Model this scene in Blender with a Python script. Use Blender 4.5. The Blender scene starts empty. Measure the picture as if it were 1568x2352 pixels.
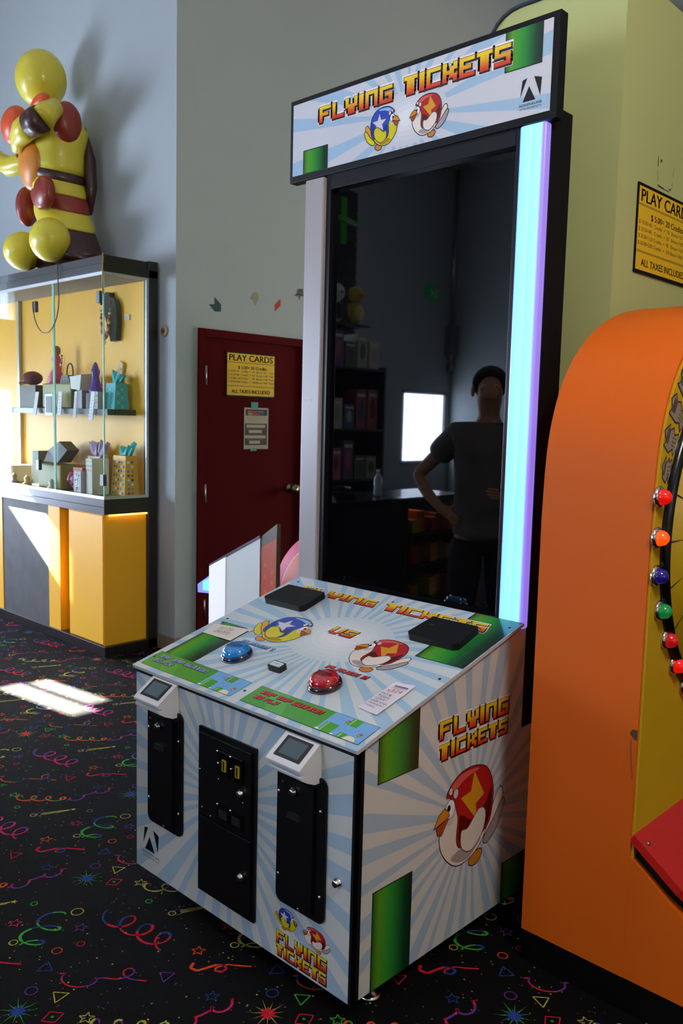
import bpy, bmesh, math, random
from mathutils import Vector, Matrix
random.seed(7)
PI = math.pi
SC = bpy.context.scene
COL = SC.collection
WORLD = {}

def lin(c):
    if isinstance(c, str):
        c = tuple(int(c[i:i + 2], 16) / 255 for i in (0, 2, 4))
    return tuple((x / 12.92 if x <= .04045 else ((x + .055) / 1.055) ** 2.4) for x in c)

MATS = {}
def mat(name, c, rough=.5, metal=0., spec=.5, emit=None, es=0., coat=0., noise=0., nscale=12., bump=0., bscale=60., sheen=0.):
    if name in MATS: return MATS[name]
    m = bpy.data.materials.new(name); m.use_nodes = True
    nt = m.node_tree; b = nt.nodes['Principled BSDF']
    l = lin(c) + (1,)
    b.inputs['Base Color'].default_value = l
    b.inputs['Roughness'].default_value = rough
    b.inputs['Metallic'].default_value = metal
    b.inputs['Specular IOR Level'].default_value = spec
    b.inputs['Coat Weight'].default_value = coat
    b.inputs['Sheen Weight'].default_value = sheen
    if emit:
        b.inputs['Emission Color'].default_value = lin(emit) + (1,)
        b.inputs['Emission Strength'].default_value = es
    tc = nt.nodes.new('ShaderNodeTexCoord')
    if noise:
        n = nt.nodes.new('ShaderNodeTexNoise'); n.inputs['Scale'].default_value = nscale; n.inputs['Detail'].default_value = 4
        r = nt.nodes.new('ShaderNodeMixRGB'); r.blend_type = 'MIX'
        r.inputs[1].default_value = tuple(x * (1 - noise) for x in l[:3]) + (1,)
        r.inputs[2].default_value = tuple(min(1, x * (1 + noise)) for x in l[:3]) + (1,)
        nt.links.new(tc.outputs['Object'], n.inputs['Vector']); nt.links.new(n.outputs['Fac'], r.inputs[0])
        nt.links.new(r.outputs[0], b.inputs['Base Color'])
    if bump:
        n2 = nt.nodes.new('ShaderNodeTexNoise'); n2.inputs['Scale'].default_value = bscale; n2.inputs['Detail'].default_value = 3
        bp = nt.nodes.new('ShaderNodeBump'); bp.inputs['Strength'].default_value = bump; bp.inputs['Distance'].default_value = .01
        nt.links.new(tc.outputs['Object'], n2.inputs['Vector']); nt.links.new(n2.outputs['Fac'], bp.inputs['Height'])
        nt.links.new(bp.outputs[0], b.inputs['Normal'])
    MATS[name] = m
    return m

def print_mat(name='print', rough=.35, coat=.0, emit=0., spec=.5, fuzz=0.):
    if name in MATS: return MATS[name]
    m = bpy.data.materials.new(name); m.use_nodes = True
    nt = m.node_tree; b = nt.nodes['Principled BSDF']
    a = nt.nodes.new('ShaderNodeVertexColor'); a.layer_name = 'Col'
    src = a.outputs['Color']
    if fuzz:
        n = nt.nodes.new('ShaderNodeTexNoise'); n.inputs['Scale'].default_value = 260; n.inputs['Detail'].default_value = 2
        tc = nt.nodes.new('ShaderNodeTexCoord'); nt.links.new(tc.outputs['Object'], n.inputs['Vector'])
        r = nt.nodes.new('ShaderNodeMapRange'); r.inputs[1].default_value = .3; r.inputs[2].default_value = .7
        r.inputs[3].default_value = 1 - fuzz; r.inputs[4].default_value = 1 + fuzz * .6
        nt.links.new(n.outputs['Fac'], r.inputs[0])
        v = nt.nodes.new('ShaderNodeVectorMath'); v.operation = 'SCALE'
        nt.links.new(src, v.inputs[0]); nt.links.new(r.outputs[0], v.inputs['Scale']); src = v.outputs[0]
        bp = nt.nodes.new('ShaderNodeBump'); bp.inputs['Strength'].default_value = .5; bp.inputs['Distance'].default_value = .003
        nt.links.new(n.outputs['Fac'], bp.inputs['Height']); nt.links.new(bp.outputs[0], b.inputs['Normal'])
    nt.links.new(src, b.inputs['Base Color'])
    b.inputs['Roughness'].default_value = rough; b.inputs['Coat Weight'].default_value = coat
    b.inputs['Coat Roughness'].default_value = .06
    b.inputs['Specular IOR Level'].default_value = spec
    if emit:
        nt.links.new(src, b.inputs['Emission Color']); b.inputs['Emission Strength'].default_value = emit
    MATS[name] = m
    return m

class M:
    """collects faces for one mesh object"""
    def __init__(s): s.v = []; s.f = []; s.mi = []; s.sm = []; s.mats = []; s.col = {}
    def m(s, mt):
        if mt not in s.mats: s.mats.append(mt)
        return s.mats.index(mt)
    def add(s, vs, fs, mt, smooth=False, cols=None):
        o = len(s.v); s.v += [tuple(p) for p in vs]; k = s.m(mt)
        for i, f in enumerate(fs):
            if cols: s.col[len(s.f)] = cols[i]
            s.f.append(tuple(o + j for j in f)); s.mi.append(k); s.sm.append(smooth)
        return s
    def box(s, x0, x1, y0, y1, z0, z1, mt):
        v = [(x, y, z) for z in (z0, z1) for y in (y0, y1) for x in (x0, x1)]
        return s.add(v, [(0, 2, 3, 1), (4, 5, 7, 6), (0, 1, 5, 4), (2, 6, 7, 3), (0, 4, 6, 2), (1, 3, 7, 5)], mt)
    def prism(s, pts, fn, a, b, mt, smooth=False, mt2=None):
        """pts 2D outline; fn(u, v, w) -> 3D; extruded from w=a to w=b"""
        n = len(pts)
        v = [fn(p[0], p[1], a) for p in pts] + [fn(p[0], p[1], b) for p in pts]
        s.add(v, [tuple(range(n))[::-1], tuple(range(n, 2 * n))], mt)
        s.add(v, [(i, (i + 1) % n, n + (i + 1) % n, n + i) for i in range(n)], mt2 or mt, smooth)
        return s
    def rev(s, prof, c, mt, ax=(0, 0, 1), seg=20, smooth=True):
        """prof: (radius, height) along ax from c"""
        ax = Vector(ax).normalized(); t = Vector((1, 0, 0)) if abs(ax.x) < .9 else Vector((0, 1, 0))
        a = ax.cross(t).normalized(); b = ax.cross(a); c = Vector(c); vs = []; fs = []
        for r, h in prof:
            for k in range(seg):
                q = 2 * PI * k / seg
                vs.append(c + ax * h + a * (r * math.cos(q)) + b * (r * math.sin(q)))
        for i in range(len(prof) - 1):
            for k in range(seg):
                k2 = (k + 1) % seg
                fs.append((i * seg + k, i * seg + k2, (i + 1) * seg + k2, (i + 1) * seg + k))
        fs.append(tuple(range(seg))[::-1]); fs.append(tuple(range((len(prof) - 1) * seg, len(prof) * seg)))
        return s.add(vs, fs, mt, smooth)
    def ell(s, c, r, mt, seg=20, rings=12, rot=None, warp=None):
        vs = []; fs = []; c = Vector(c); rot = rot or Matrix.Identity(3)
        for i in range(rings + 1):
            th = PI * i / rings
            for k in range(seg):
                q = 2 * PI * k / seg
                p = Vector((r[0] * math.sin(th) * math.cos(q), r[1] * math.sin(th) * math.sin(q), r[2] * math.cos(th)))
                if warp: p = warp(p)
                vs.append(c + rot @ p)
        for i in range(rings):
            for k in range(seg):
                k2 = (k + 1) % seg
                fs.append((i * seg + k, (i + 1) * seg + k, (i + 1) * seg + k2, i * seg + k2))
        return s.add(vs, fs, mt, True)
    def tube(s, pts, r, mt, seg=8, closed=False):
        P = [Vector(p) for p in pts]; n = len(P); vs = []; fs = []
        R = r if isinstance(r, (list, tuple)) else [r] * n
        t0 = None
        for i in range(n):
            if closed: t = (P[(i + 1) % n] - P[i - 1]).normalized()
            else: t = (P[min(i + 1, n - 1)] - P[max(i - 1, 0)]).normalized()
            if t0 is None:
                a = t.cross(Vector((0, 0, 1)))
                if a.length < .1: a = t.cross(Vector((0, 1, 0)))
            a = (a - t * a.dot(t)).normalized(); b = t.cross(a); t0 = t
            for k in range(seg):
                q = 2 * PI * k / seg; vs.append(P[i] + a * (R[i] * math.cos(q)) + b * (R[i] * math.sin(q)))
        for i in range(n if closed else n - 1):
            j = (i + 1) % n
            for k in range(seg):
                k2 = (k + 1) % seg; fs.append((i * seg + k, i * seg + k2, j * seg + k2, j * seg + k))
        if not closed: fs.append(tuple(range(seg))[::-1]); fs.append(tuple(range((n - 1) * seg, n * seg)))
        return s.add(vs, fs, mt, True)

def build(mb, name, parent=None, bevel=0., seg=2, origin=None, sub=0):
    me = bpy.data.meshes.new(name)
    vs = mb.v
    if origin is None:
        lo = [min(p[i] for p in vs) for i in range(3)]; hi = [max(p[i] for p in vs) for i in range(3)]
        origin = Vector([(lo[i] + hi[i]) / 2 for i in range(3)])
        if parent is None: origin.z = lo[2]
    origin = Vector(origin)
    me.from_pydata([(Vector(p) - origin)[:] for p in vs], [], mb.f)
    for mt in mb.mats: me.materials.append(mt)
    me.polygons.foreach_set('material_index', mb.mi)
    me.polygons.foreach_set('use_smooth', mb.sm)
    if mb.col:
        at = me.color_attributes.new('Col', 'FLOAT_COLOR', 'CORNER')
        buf = []
        for i, f in enumerate(mb.f):
            c = mb.col.get(i)
            for k in range(len(f)):
                q = (.5, .5, .5) if c is None else (c[k] if isinstance(c[0], (tuple, list)) else c)
                buf += [q[0], q[1], q[2], 1.]
        at.data.foreach_set('color', buf)
    ob = bpy.data.objects.new(name, me); COL.objects.link(ob)
    place(ob, origin, parent)
    if bevel:
        bv = ob.modifiers.new('bevel', 'BEVEL'); bv.width = bevel; bv.segments = seg; bv.limit_method = 'ANGLE'; bv.angle_limit = .6
    if sub:
        sb = ob.modifiers.new('sub', 'SUBSURF'); sb.levels = sub; sb.render_levels = sub
    return ob
def place(ob, w, parent=None):
    WORLD[ob] = Vector(w)
    if parent: ob.parent = parent; ob.location = Vector(w) - WORLD[parent]
    else: ob.location = w
def thing(name, loc, label, cat, group=None):
    o = bpy.data.objects.new(name, None); o.empty_display_size = .1; COL.objects.link(o); place(o, Vector(loc))
    return tag(o, label, cat, group)
def tag(o, label, cat, group=None):
    o['label'] = label; o['category'] = cat
    if group: o['group'] = group
    return o
def struct(mb, name, **k):
    o = build(mb, name, **k); o['kind'] = 'structure'; return o
def lab(o, t): o['label'] = t; return o

# ------------------------------------------------------------------ flat print drawing
def clip(poly, conv):
    out = list(poly)
    for i in range(len(conv)):
        a = conv[i]; b = conv[(i + 1) % len(conv)]; src = out; out = []
        if not src: return []
        def side(p): return (b[0] - a[0]) * (p[1] - a[1]) - (b[1] - a[1]) * (p[0] - a[0])
        for j in range(len(src)):
            p = src[j]; q = src[(j + 1) % len(src)]; sp = side(p); sq = side(q)
            if sp >= 0: out.append(p)
            if (sp >= 0) != (sq >= 0):
                t = sp / (sp - sq); out.append((p[0] + (q[0] - p[0]) * t, p[1] + (q[1] - p[1]) * t))
    return out
def area(p): return sum(p[i][0] * p[(i + 1) % len(p)][1] - p[(i + 1) % len(p)][0] * p[i][1] for i in range(len(p))) / 2
def grow(p, w):
    if area(p) < 0: p = p[::-1]
    n = len(p); out = []
    for i in range(n):
        a = Vector(p[i - 1]); b = Vector(p[i]); c = Vector(p[(i + 1) % n])
        d1 = (b - a); d2 = (c - b)
        if d1.length < 1e-9 or d2.length < 1e-9: out.append(p[i]); continue
        d1.normalize(); d2.normalize()
        n1 = Vector((d1.y, -d1.x)); n2 = Vector((d2.y, -d2.x)); nn = n1 + n2
        if nn.length < .3: nn = n1
        nn.normalize(); k = max(.5, nn.dot(n1)); out.append((b.x + nn.x * w / k, b.y + nn.y * w / k))
    return out
def spline(pts, n=5):
    out = []; L = len(pts)
    for i in range(L):
        p0, p1, p2, p3 = [Vector(pts[(i + k - 1) % L]) for k in range(4)]
        for j in range(n):
            t = j / n
            q = .5 * ((2 * p1) + (-p0 + p2) * t + (2 * p0 - 5 * p1 + 4 * p2 - p3) * t * t + (-p0 + 3 * p1 - 3 * p2 + p3) * t ** 3)
            out.append((q.x, q.y))
    return out
def ellipse(cx, cy, rx, ry, n=20, rot=0):
    return [(cx + rx * math.cos(q) * math.cos(rot) - ry * math.sin(q) * math.sin(rot), cy + rx * math.cos(q) * math.sin(rot) + ry * math.sin(q) * math.cos(rot)) for q in [2 * PI * k / n for k in range(n)]]
def star(cx, cy, r, r2=.42, n=5, rot=PI / 2):
    return [(cx + (r if k % 2 == 0 else r * r2) * math.cos(rot + PI * k / n), cy + (r if k % 2 == 0 else r * r2) * math.sin(rot + PI * k / n)) for k in range(2 * n)]
def rect(a, b, c, d): return [(a, c), (b, c), (b, d), (a, d)]

class Canvas:
    def __init__(s, mb, O, U, V, N, mt, step=.00005):
        s.mb = mb; s.O = Vector(O); s.U = Vector(U); s.V = Vector(V); s.N = Vector(N); s.mt = mt; s.h = .0003; s.step = step
        s.z = s.h
    def P(s, u, v, h=None): return s.O + s.U * u + s.V * v + s.N * (s.z if h is None else h)
    def up(s, k=1): s.z += s.step * k
    def poly(s, pts, c, grad=None):
        if len(pts) < 3: return
        if area(pts) < 0: pts = pts[::-1]
        if grad:
            cols = [tuple(grad(p)) for p in pts]
        else:
            cols = lin(c)
        s.mb.add([s.P(*p) for p in pts], [tuple(range(len(pts)))], s.mt, cols=[cols])
    def shape(s, pts, c, line='1c1828', w=.0015, grad=None):
        if w: s.poly(grow(pts, w), line); s.up()
        s.poly(pts, c, grad); s.up()
    def rays(s, regions, cx, cy, n, c, R=3., duty=.5, ph=0., hub=0.):
        for k in range(n):
            wob = 1 + .35 * math.sin(k * 2.3)
            a0 = 2 * PI * (k + ph) / n; a1 = a0 + 2 * PI * duty / n * wob
            tri = [(cx + hub * math.cos((a0 + a1) / 2), cy + hub * math.sin((a0 + a1) / 2)), (cx + R * math.cos(a0), cy + R * math.sin(a0)), (cx + R * math.cos(a1), cy + R * math.sin(a1))]
            for rg in regions: s.poly(clip(tri, rg), c)
        s.up()
    def line(s, pts, w, c):
        pts = [Vector(p) for p in pts]
        for i in range(len(pts) - 1):
            d = pts[i + 1] - pts[i]
            if d.length < 1e-7: continue
            n = Vector((-d.y, d.x)).normalized() * (w / 2)
            s.poly([tuple(pts[i] - n), tuple(pts[i + 1] - n), tuple(pts[i + 1] + n), tuple(pts[i] + n)], c)

GL = {'F': '####|#...|###.|#...|#...', 'L': '#...|#...|#...|#...|####', 'Y': '#..#|#..#|####|.##.|.##.', 'I': '#|#|#|#|#', 'N': '####|#..#|#..#|#..#|#..#',
      'G': '####|#...|#.##|#..#|####', 'T': '####|.##.|.##.|.##.|.##.', 'C': '####|#...|#...|#...|####', 'K': '#..#|#.##|###.|#.##|#..#', 'E': '####|#...|###.|#...|####',
      'S': '####|#...|####|...#|####', 'A': '####|#..#|####|#..#|#..#', 'P': '####|#..#|####|#...|#...', 'B': '###.|#..#|####|#..#|####', 'U': '#..#|#..#|#..#|#..#|####',
      'O': '####|#..#|#..#|#..#|####', 'R': '####|#..#|####|#.#.|#..#', 'V': '#..#|#..#|#..#|#..#|.##.', '1': '##|.#|.#|.#|.#', '2': '####|...#|####|#...|####', ' ': '..|..|..|..|..'}
def blocks(text, x0, x1, y0, y1, gap=.55, heavy=1.25):
    """rows of rectangles of a blocky arcade alphabet fitted to a box"""
    tot = 0; lay = []
    for ch in text:
        g = GL[ch].split('|'); w = len(g[0]) * (1.5 if ch == 'I' else 1); lay.append((tot, w, g)); tot += w + gap
    tot -= gap; cw = (x1 - x0) / tot; chh = (y1 - y0) / 5; out = []
    for (o, w, g) in lay:
        nx = len(g[0]); cell = w / nx
        for r, row in enumerate(g):
            i = 0
            while i < nx:
                if row[i] == '#':
                    j = i
                    while j + 1 < nx and row[j + 1] == '#': j += 1
                    ext = (heavy - 1) * .5 if w > 1.6 else 0
                    a = x0 + (o + i * cell - (ext if i > 0 else 0)) * cw; b = x0 + (o + (j + 1) * cell + (ext if j < nx - 1 else 0)) * cw
                    out.append((a, b, y1 - (r + 1) * chh, y1 - r * chh)); i = j + 1
                else: i += 1
    return out
def blocktext(cv, text, x0, x1, y0, y1, top='f2d21c', bot='d8261c', line='2a1620', halo='f4e4dc', w=.0022, hw=.0045, shear=0., fill=None):
    rs = blocks(text, x0, x1, y0, y1); zin = cv.z
    def q(a, b, c, d, e=0):
        return [(a - e + shear * (c - y0), c - e), (b + e + shear * (c - y0), c - e), (b + e + shear * (d - y0), d + e), (a - e + shear * (d - y0), d + e)]
    if halo:
        for r in rs: cv.poly(q(*r, hw), halo)
        cv.up()
    for r in rs: cv.poly([(a + w * .5, b - w * .6) for a, b in q(*r, w)], line)
    cv.up()
    T = lin(top); B = lin(bot)
    def g(p):
        t = max(0, min(1, (p[1] - y0) / (y1 - y0))); t = t * t * (3 - 2 * t); return tuple(B[i] + (T[i] - B[i]) * t for i in range(3))
    for r in rs: cv.poly(q(*r), None, g) if not fill else cv.poly(q(*r), fill)
    cv.z = zin
TXT = {}
def textgeo(t):
    if t in TXT: return TXT[t]
    cu = bpy.data.curves.new('t', 'FONT'); cu.body = t; cu.resolution_u = 3
    ob = bpy.data.objects.new('t', cu); COL.objects.link(ob)
    bpy.context.view_layer.update()
    me = ob.evaluated_get(bpy.context.evaluated_depsgraph_get()).to_mesh()
    vs = [(v.co.x, v.co.y) for v in me.vertices]; fs = [tuple(p.vertices) for p in me.polygons]
    ob.to_mesh_clear(); bpy.data.objects.remove(ob); bpy.data.curves.remove(cu)
    TXT[t] = (vs, fs); return TXT[t]
def text(cv, t, x0, x1, y0, y1, c, map=None, bold=0):
    vs, fs = textgeo(t)
    ax = min(v[0] for v in vs); bx = max(v[0] for v in vs); ay = min(v[1] for v in vs); by = max(v[1] for v in vs)
    for dx in ([0] if not bold else [-bold, 0, bold]):
        P = [(x0 + dx + (x1 - x0) * (v[0] - ax) / (bx - ax), y0 + (y1 - y0) * (v[1] - ay) / (by - ay)) for v in vs]
        if map: P = [map(*p) for p in P]
        cv.mb.add([cv.P(*p) for p in P], fs, cv.mt, cols=[lin(c)] * len(fs))
    cv.up()

# cartoon bird with a helmet, in the coordinates of the cabinet's side panel
def bird(cv, cx, cy, sx, sy, red=True, w=.0016):
    T = lambda pts: [(cx + (p[0] - .47) * sx, cy + (p[1] - .38) * sy) for p in pts]
    D = '2a1a30'; zin = cv.z
    if red: body, bsh, hel, hdk, trim, face = 'e8ddd0', 'a89a9c', 'b81c20', '5c0c10', '8a2c18', 'cfc6cc'
    else: body, bsh, hel, hdk, trim, face = 'd8cc1c', 'b09010', '2c4ab0', '203488', '3c4cb0', 'e4d6b0'
    S = lambda pts, c, n=5, ln=D: cv.shape(spline(T(pts), n), c, ln, w)
    S([(.565, .30), (.60, .38), (.635, .425), (.652, .40), (.62, .33), (.585, .285)], body if red else 'e0a030')
    S([(.56, .29), (.61, .34), (.648, .385), (.662, .372), (.63, .31), (.58, .275)], bsh if red else 'd8cc1c')
    S([(.50, .262), (.545, .266), (.55, .245), (.525, .228), (.492, .236)], 'd08028')
    S([(.345, .371), (.352, .33), (.38, .29), (.425, .258), (.475, .255), (.53, .275), (.57, .32), (.58, .38), (.55, .43), (.45, .46), (.385, .45), (.36, .41)], body)
    cv.poly(spline(T([(.40, .285), (.44, .262), (.49, .262), (.545, .30), (.50, .30), (.44, .30)])), bsh); cv.up()
    S([(.372, .478), (.39, .502), (.435, .526), (.50, .529), (.56, .508), (.594, .455), (.598, .39), (.578, .33), (.51, .305), (.445, .305), (.425, .335), (.428, .40), (.412, .442), (.392, .462)], hel)
    cv.poly(spline(T([(.44, .40), (.50, .37), (.56, .40), (.590, .44), (.592, .38), (.572, .335), (.51, .311), (.45, .313), (.434, .34)])), hdk); cv.up()
    cv.poly(spline(T([(.392, .498), (.435, .521), (.50, .523), (.52, .515), (.46, .505), (.41, .485)])), 'd86058' if red else '90b8e8'); cv.up()
    cv.line(T([(.372, .476), (.392, .465), (.414, .442), (.43, .40), (.427, .335), (.445, .308)]), .009 * abs(sx), trim); cv.up()
    if red: cv.shape(T([(.499, .514), (.552, .432), (.512, .414), (.520, .362), (.438, .452), (.485, .458)]), 'e09a20', 'a05010', w * .7)
    else: cv.shape(T(star(.515, .42, .066)), 'd8d4dc', '8890b0', w * .7)
    S([(.452, .30), (.447, .35), (.478, .352), (.53, .392), (.562, .375), (.552, .32), (.50, .28)], body, ln='6a4a50')
    cv.poly(spline(T([(.372, .468), (.395, .458), (.412, .43), (.40, .39), (.375, .395), (.362, .43)])), face); cv.up()
    cv.shape(T(ellipse(.388, .436, .021, .027)), 'f2f0f4', D, w * .6); cv.poly(T(ellipse(.382, .440, .008, .010, 12)), '101014'); cv.up()
    cv.shape(T([(.362, .445), (.338, .432), (.318, .402), (.345, .408), (.385, .418), (.378, .432)]), 'd8881c', D, w * .8)
    cv.shape(T([(.328, .400), (.335, .378), (.352, .372), (.384, .412), (.35, .405)]), 'a04c18', D, w * .6)
    for q in ((.412, .474, .011), (.388, .487, .008)): cv.shape(T(ellipse(*q[:2], q[2], q[2] * 1.25, 12)), 'd8ccc8', D, w * .5)
    cv.z = zin

def gradx(a, b, x0, x1, mid=None):
    A = lin(a); B = lin(b); Cm = lin(mid) if mid else None
    def g(p):
        t = max(0, min(1, (p[0] - x0) / (x1 - x0)))
        if Cm: return tuple(A[i] + (Cm[i] - A[i]) * t * 2 for i in range(3)) if t < .5 else tuple(Cm[i] + (B[i] - Cm[i]) * (t * 2 - 1) for i in range(3))
        return tuple(A[i] + (B[i] - A[i]) * t for i in range(3))
    return g
def green_bar(cv, x0, x1, y0, y1, region=None, horiz=False):
    """plain green striped block"""
    cv.poly(clip(rect(x0 - .003, x1 + .003, y0 - .003, y1 + .003), region) if region else rect(x0 - .003, x1 + .003, y0 - .003, y1 + .003), '142018'); cv.up()
    cs = ['1c5c22', '5c9a24', '3c9c2c', '2c8c30', '1c6c30', '104024', '0c2a1c']
    n = len(cs) - 1
    for i in range(n):
        if horiz: p = rect(x0, x1, y0 + (y1 - y0) * i / n, y0 + (y1 - y0) * (i + 1) / n)
        else: p = rect(x0 + (x1 - x0) * i / n, x0 + (x1 - x0) * (i + 1) / n, y0, y1)
        if region: p = clip(p, region)
        k0, k1 = (y0, y1) if horiz else (x0, x1)
        def g(q, i=i):
            t = (((q[1] if horiz else q[0]) - k0) / (k1 - k0)) * n; a = int(max(0, min(n - 1, math.floor(t + 1e-6)))); f = max(0, min(1, t - a))
            A = lin(cs[a]); B = lin(cs[a + 1]); return tuple(A[j] + (B[j] - A[j]) * f for j in range(3))
        cv.poly(p, None, g)
    cv.up()
def a_logo(cv, x, y, w, h):
    zin = cv.z
    for p in ([(.08, .95), (.30, 1.), (.0, .35)], [(.62, 1.0), (.98, .90), (.93, .28)], [(.40, .70), (.12, .18), (.72, .18)]):
        cv.poly([(x + a * w, y + b * h) for a, b in p], '140c1c')
    cv.up()
    text(cv, 'ADRENALINE', x - .05 * w, x + w * 1.02, y + .02 * h, y + .11 * h, '14141c')
    text(cv, 'AMUSEMENTS', x - .02 * w, x + w, y - .10 * h, y - .03 * h, '3c4048'); cv.z = zin

# ------------------------------------------------------------------ camera
cam = bpy.data.cameras.new('camera'); co = bpy.data.objects.new('camera', cam); COL.objects.link(co)
F_ = Vector((-0.68715014, 0.71854469, -0.10732298)).normalized(); R_ = Vector((0.72067553, 0.69284096, 0.02445796)); U_ = Vector((-0.09193189, 0.06053875, 0.99392333))
R_ = (R_ - F_ * R_.dot(F_)).normalized(); U_ = R_.cross(F_)
CAMLOC = Vector((1.33539835, -1.47049947, 1.5))
co.matrix_world = Matrix((( R_.x, U_.x, -F_.x, CAMLOC.x), (R_.y, U_.y, -F_.y, CAMLOC.y), (R_.z, U_.z, -F_.z, CAMLOC.z), (0, 0, 0, 1)))
cam.sensor_fit = 'VERTICAL'; cam.sensor_height = 22.3; cam.sensor_width = 22.3; cam.lens = 1965.21 / 2352 * 22.3
cam.clip_start = .05
cam.dof.use_dof = True; cam.dof.focus_distance = 2.5; cam.dof.aperture_fstop = 4.5
SC.camera = co

# ------------------------------------------------------------------ materials
PR = print_mat('cabinet_print', .3, coat=.25)
PRM = print_mat('matte_print', .7)
black = mat('black_powder_coat', '08080a', .4, spec=.28, bump=.05, bscale=900)
blackg = mat('black_gloss_plastic', '060607', .22)
blackm = mat('black_matte', '08080a', .7, spec=.2)
chrome = mat('chrome', 'd8d8dc', .16, metal=1)
steel = mat('brushed_steel', '9a9a98', .35, metal=1)
paint_blue = mat('grey_wall_paint', 'a2aaad', .85, noise=.03, nscale=3, bump=.04, bscale=200)
paint_green = mat('yellow_green_paint', 'b0b678', .8, noise=.04, nscale=2.5, bump=.04, bscale=200)

# ------------------------------------------------------------------ room
def holed(mb, fn, u0, u1, v0, v1, holes, a, b, mt):
    us = sorted({u0, u1} | {h[i] for h in holes for i in (0, 1)}); vs = sorted({v0, v1} | {h[i] for h in holes for i in (2, 3)})
    for i in range(len(us) - 1):
        for j in range(len(vs) - 1):
            cu = (us[i] + us[i + 1]) / 2; cv = (vs[j] + vs[j + 1]) / 2
            if any(h[0] < cu < h[1] and h[2] < cv < h[3] for h in holes): continue
            mb.prism(rect(us[i], us[i + 1], vs[j], vs[j + 1]), fn, a, b, mt)
CEIL = 5.4
XW = -7.; YF = -8.2
fl = M()
carpet = mat('carpet_black_pile', '0a090a', .95, spec=.1, noise=.35, nscale=180, bump=.6, bscale=500)
fl.box(XW, 5, YF, 7, -.06, 0, carpet)
FC = Canvas(fl, (0, 0, 0), (1, 0, 0), (0, 1, 0), (0, 0, 1), print_mat('carpet_print', .95, spec=.1, fuzz=.55), .00008)
RED, ORG, YEL, GRN, BLU, PUR, PNK = 'c81e34', 'd8501c', 'b8b04c', '3ca83c', '28408a', '6a3690', 'cc2266'
E1 = Vector((.72, .69)).normalized(); E2 = Vector((-.69, .72)).normalized()
def motif_cell(ox, oy, odd):
    def W(p): return (ox + E1.x * p[0] + E2.x * p[1], oy + E1.y * p[0] + E2.y * p[1])
    def loc(dx, dy):
        d = Vector((dx, dy)); return (d.dot(E1), d.dot(E2))
    def L(c, pts, w, col): FC.line([W((c[0] + p[0], c[1] + p[1])) for p in pts], w, col)
    A, B = (GRN, BLU) if odd else (YEL, PUR)
    # star burst
    c = (0, 0); b1, b2 = (BLU, GRN) if odd else (RED, YEL)
    for k in range(11):
        a = 2 * PI * k / 11 + .2; r = .058 if k % 2 else .045
        FC.poly([W((math.cos(a - .2) * .008, math.sin(a - .2) * .008)), W((math.cos(a) * r, math.sin(a) * r)), W((math.cos(a + .2) * .008, math.sin(a + .2) * .008))], b2)
    FC.up(); FC.poly([W(p) for p in star(0, 0, .026, .55, 9)], b1); FC.up()
    # big coil of loops
    c = loc(.368, -.029); c1, c2 = (RED, BLU) if odd else (PNK, PUR)
    pts = []
    for k in range(67):
        t = k / 66; q = t * 3.3 * 2 * PI
        pts.append((-.11 + .20 * t + .034 * math.cos(q + 2.2), .07 - .13 * t + .038 * math.sin(q + 2.2)))
    for s in range(0, 66, 6): L(c, pts[s:s + 7], .009 if (s // 6) % 2 else .006, c1 if (s // 6) % 3 else c2)
    # flourish
    c = loc(.165, -.24); c1, c2 = (GRN, BLU) if odd else (YEL, BLU)
    pts = []
    for k in range(45):
        t = k / 44; q = t * 2.4 * 2 * PI
        pts.append((.015 * math.sin(t * 6) + .042 * math.cos(q), .085 - .17 * t + .026 * math.sin(q)))
    for s in range(0, 44, 5): L(c, pts[s:s + 6], .009 if (s // 5) % 2 else .006, c1 if (s // 5) % 3 != 1 else c2)
    # long loop
    c = loc(.03, .22); c1, c2 = (PUR, RED) if odd else (BLU, ORG)
    pts = []
    for k in range(56):
        t = k / 55; x = -.12 + .24 * t; bb = .028 * math.exp(-((t - .25) / .13) ** 2) + .026 * math.exp(-((t - .72) / .13) ** 2)
        pts.append((x + 1.5 * bb * math.cos(t * 4 * PI * 1.5), .012 * math.cos(t * 9) + 1.2 * bb * math.sin(t * 4 * PI * 1.5)))
    for s in range(0, 55, 5): L(c, pts[s:s + 6], .005, c1 if (s // 5) % 2 else c2)
    # ribbon with two loops
    c = loc(-.112, -.117); c1, c2 = (PUR, PNK) if odd else (PNK, RED)
    pts = []
    for k in range(50):
        t = k / 49; x = -.07 + .14 * t; y = -.06 + .12 * t + .0 * t
        bb = .022 * math.exp(-((t - .22) / .12) ** 2) + .022 * math.exp(-((t - .8) / .12) ** 2)
        pts.append((x + bb * math.cos(t * 22), y + 1.2 * bb * math.sin(t * 22)))
    for s in range(0, 49, 7): L(c, pts[s:s + 8], .007, c1 if (s // 7) % 2 else c2)
    # short swirl
    c = loc(-.226, .024); c1, c2 = (RED, BLU) if odd else (ORG, RED)
    pts = [(-.075, .022), (-.08, .0), (-.06, -.012), (-.035, .002), (-.01, .016), (.01, .014), (.02, .0), (.008, -.014), (-.012, -.01), (-.01, .004), (.02, .018), (.05, .014), (.085, .012)]
    L(c, pts[:5], .009, c1); L(c, pts[4:9], .007, c2); L(c, pts[8:], .006, c1)
    # coil "eee"
    c = loc(-.202, -.272); c1, c2 = A if odd else YEL, PUR
    if odd: c1, c2 = ORG, GRN
    pts = []
    for k in range(64):
        t = k / 63; q = t * 3.5 * 2 * PI - 1.2
        pts.append((-.10 + .2 * t - .022 * math.sin(q), .024 * math.cos(q) * (1 - .3 * t)))
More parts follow.
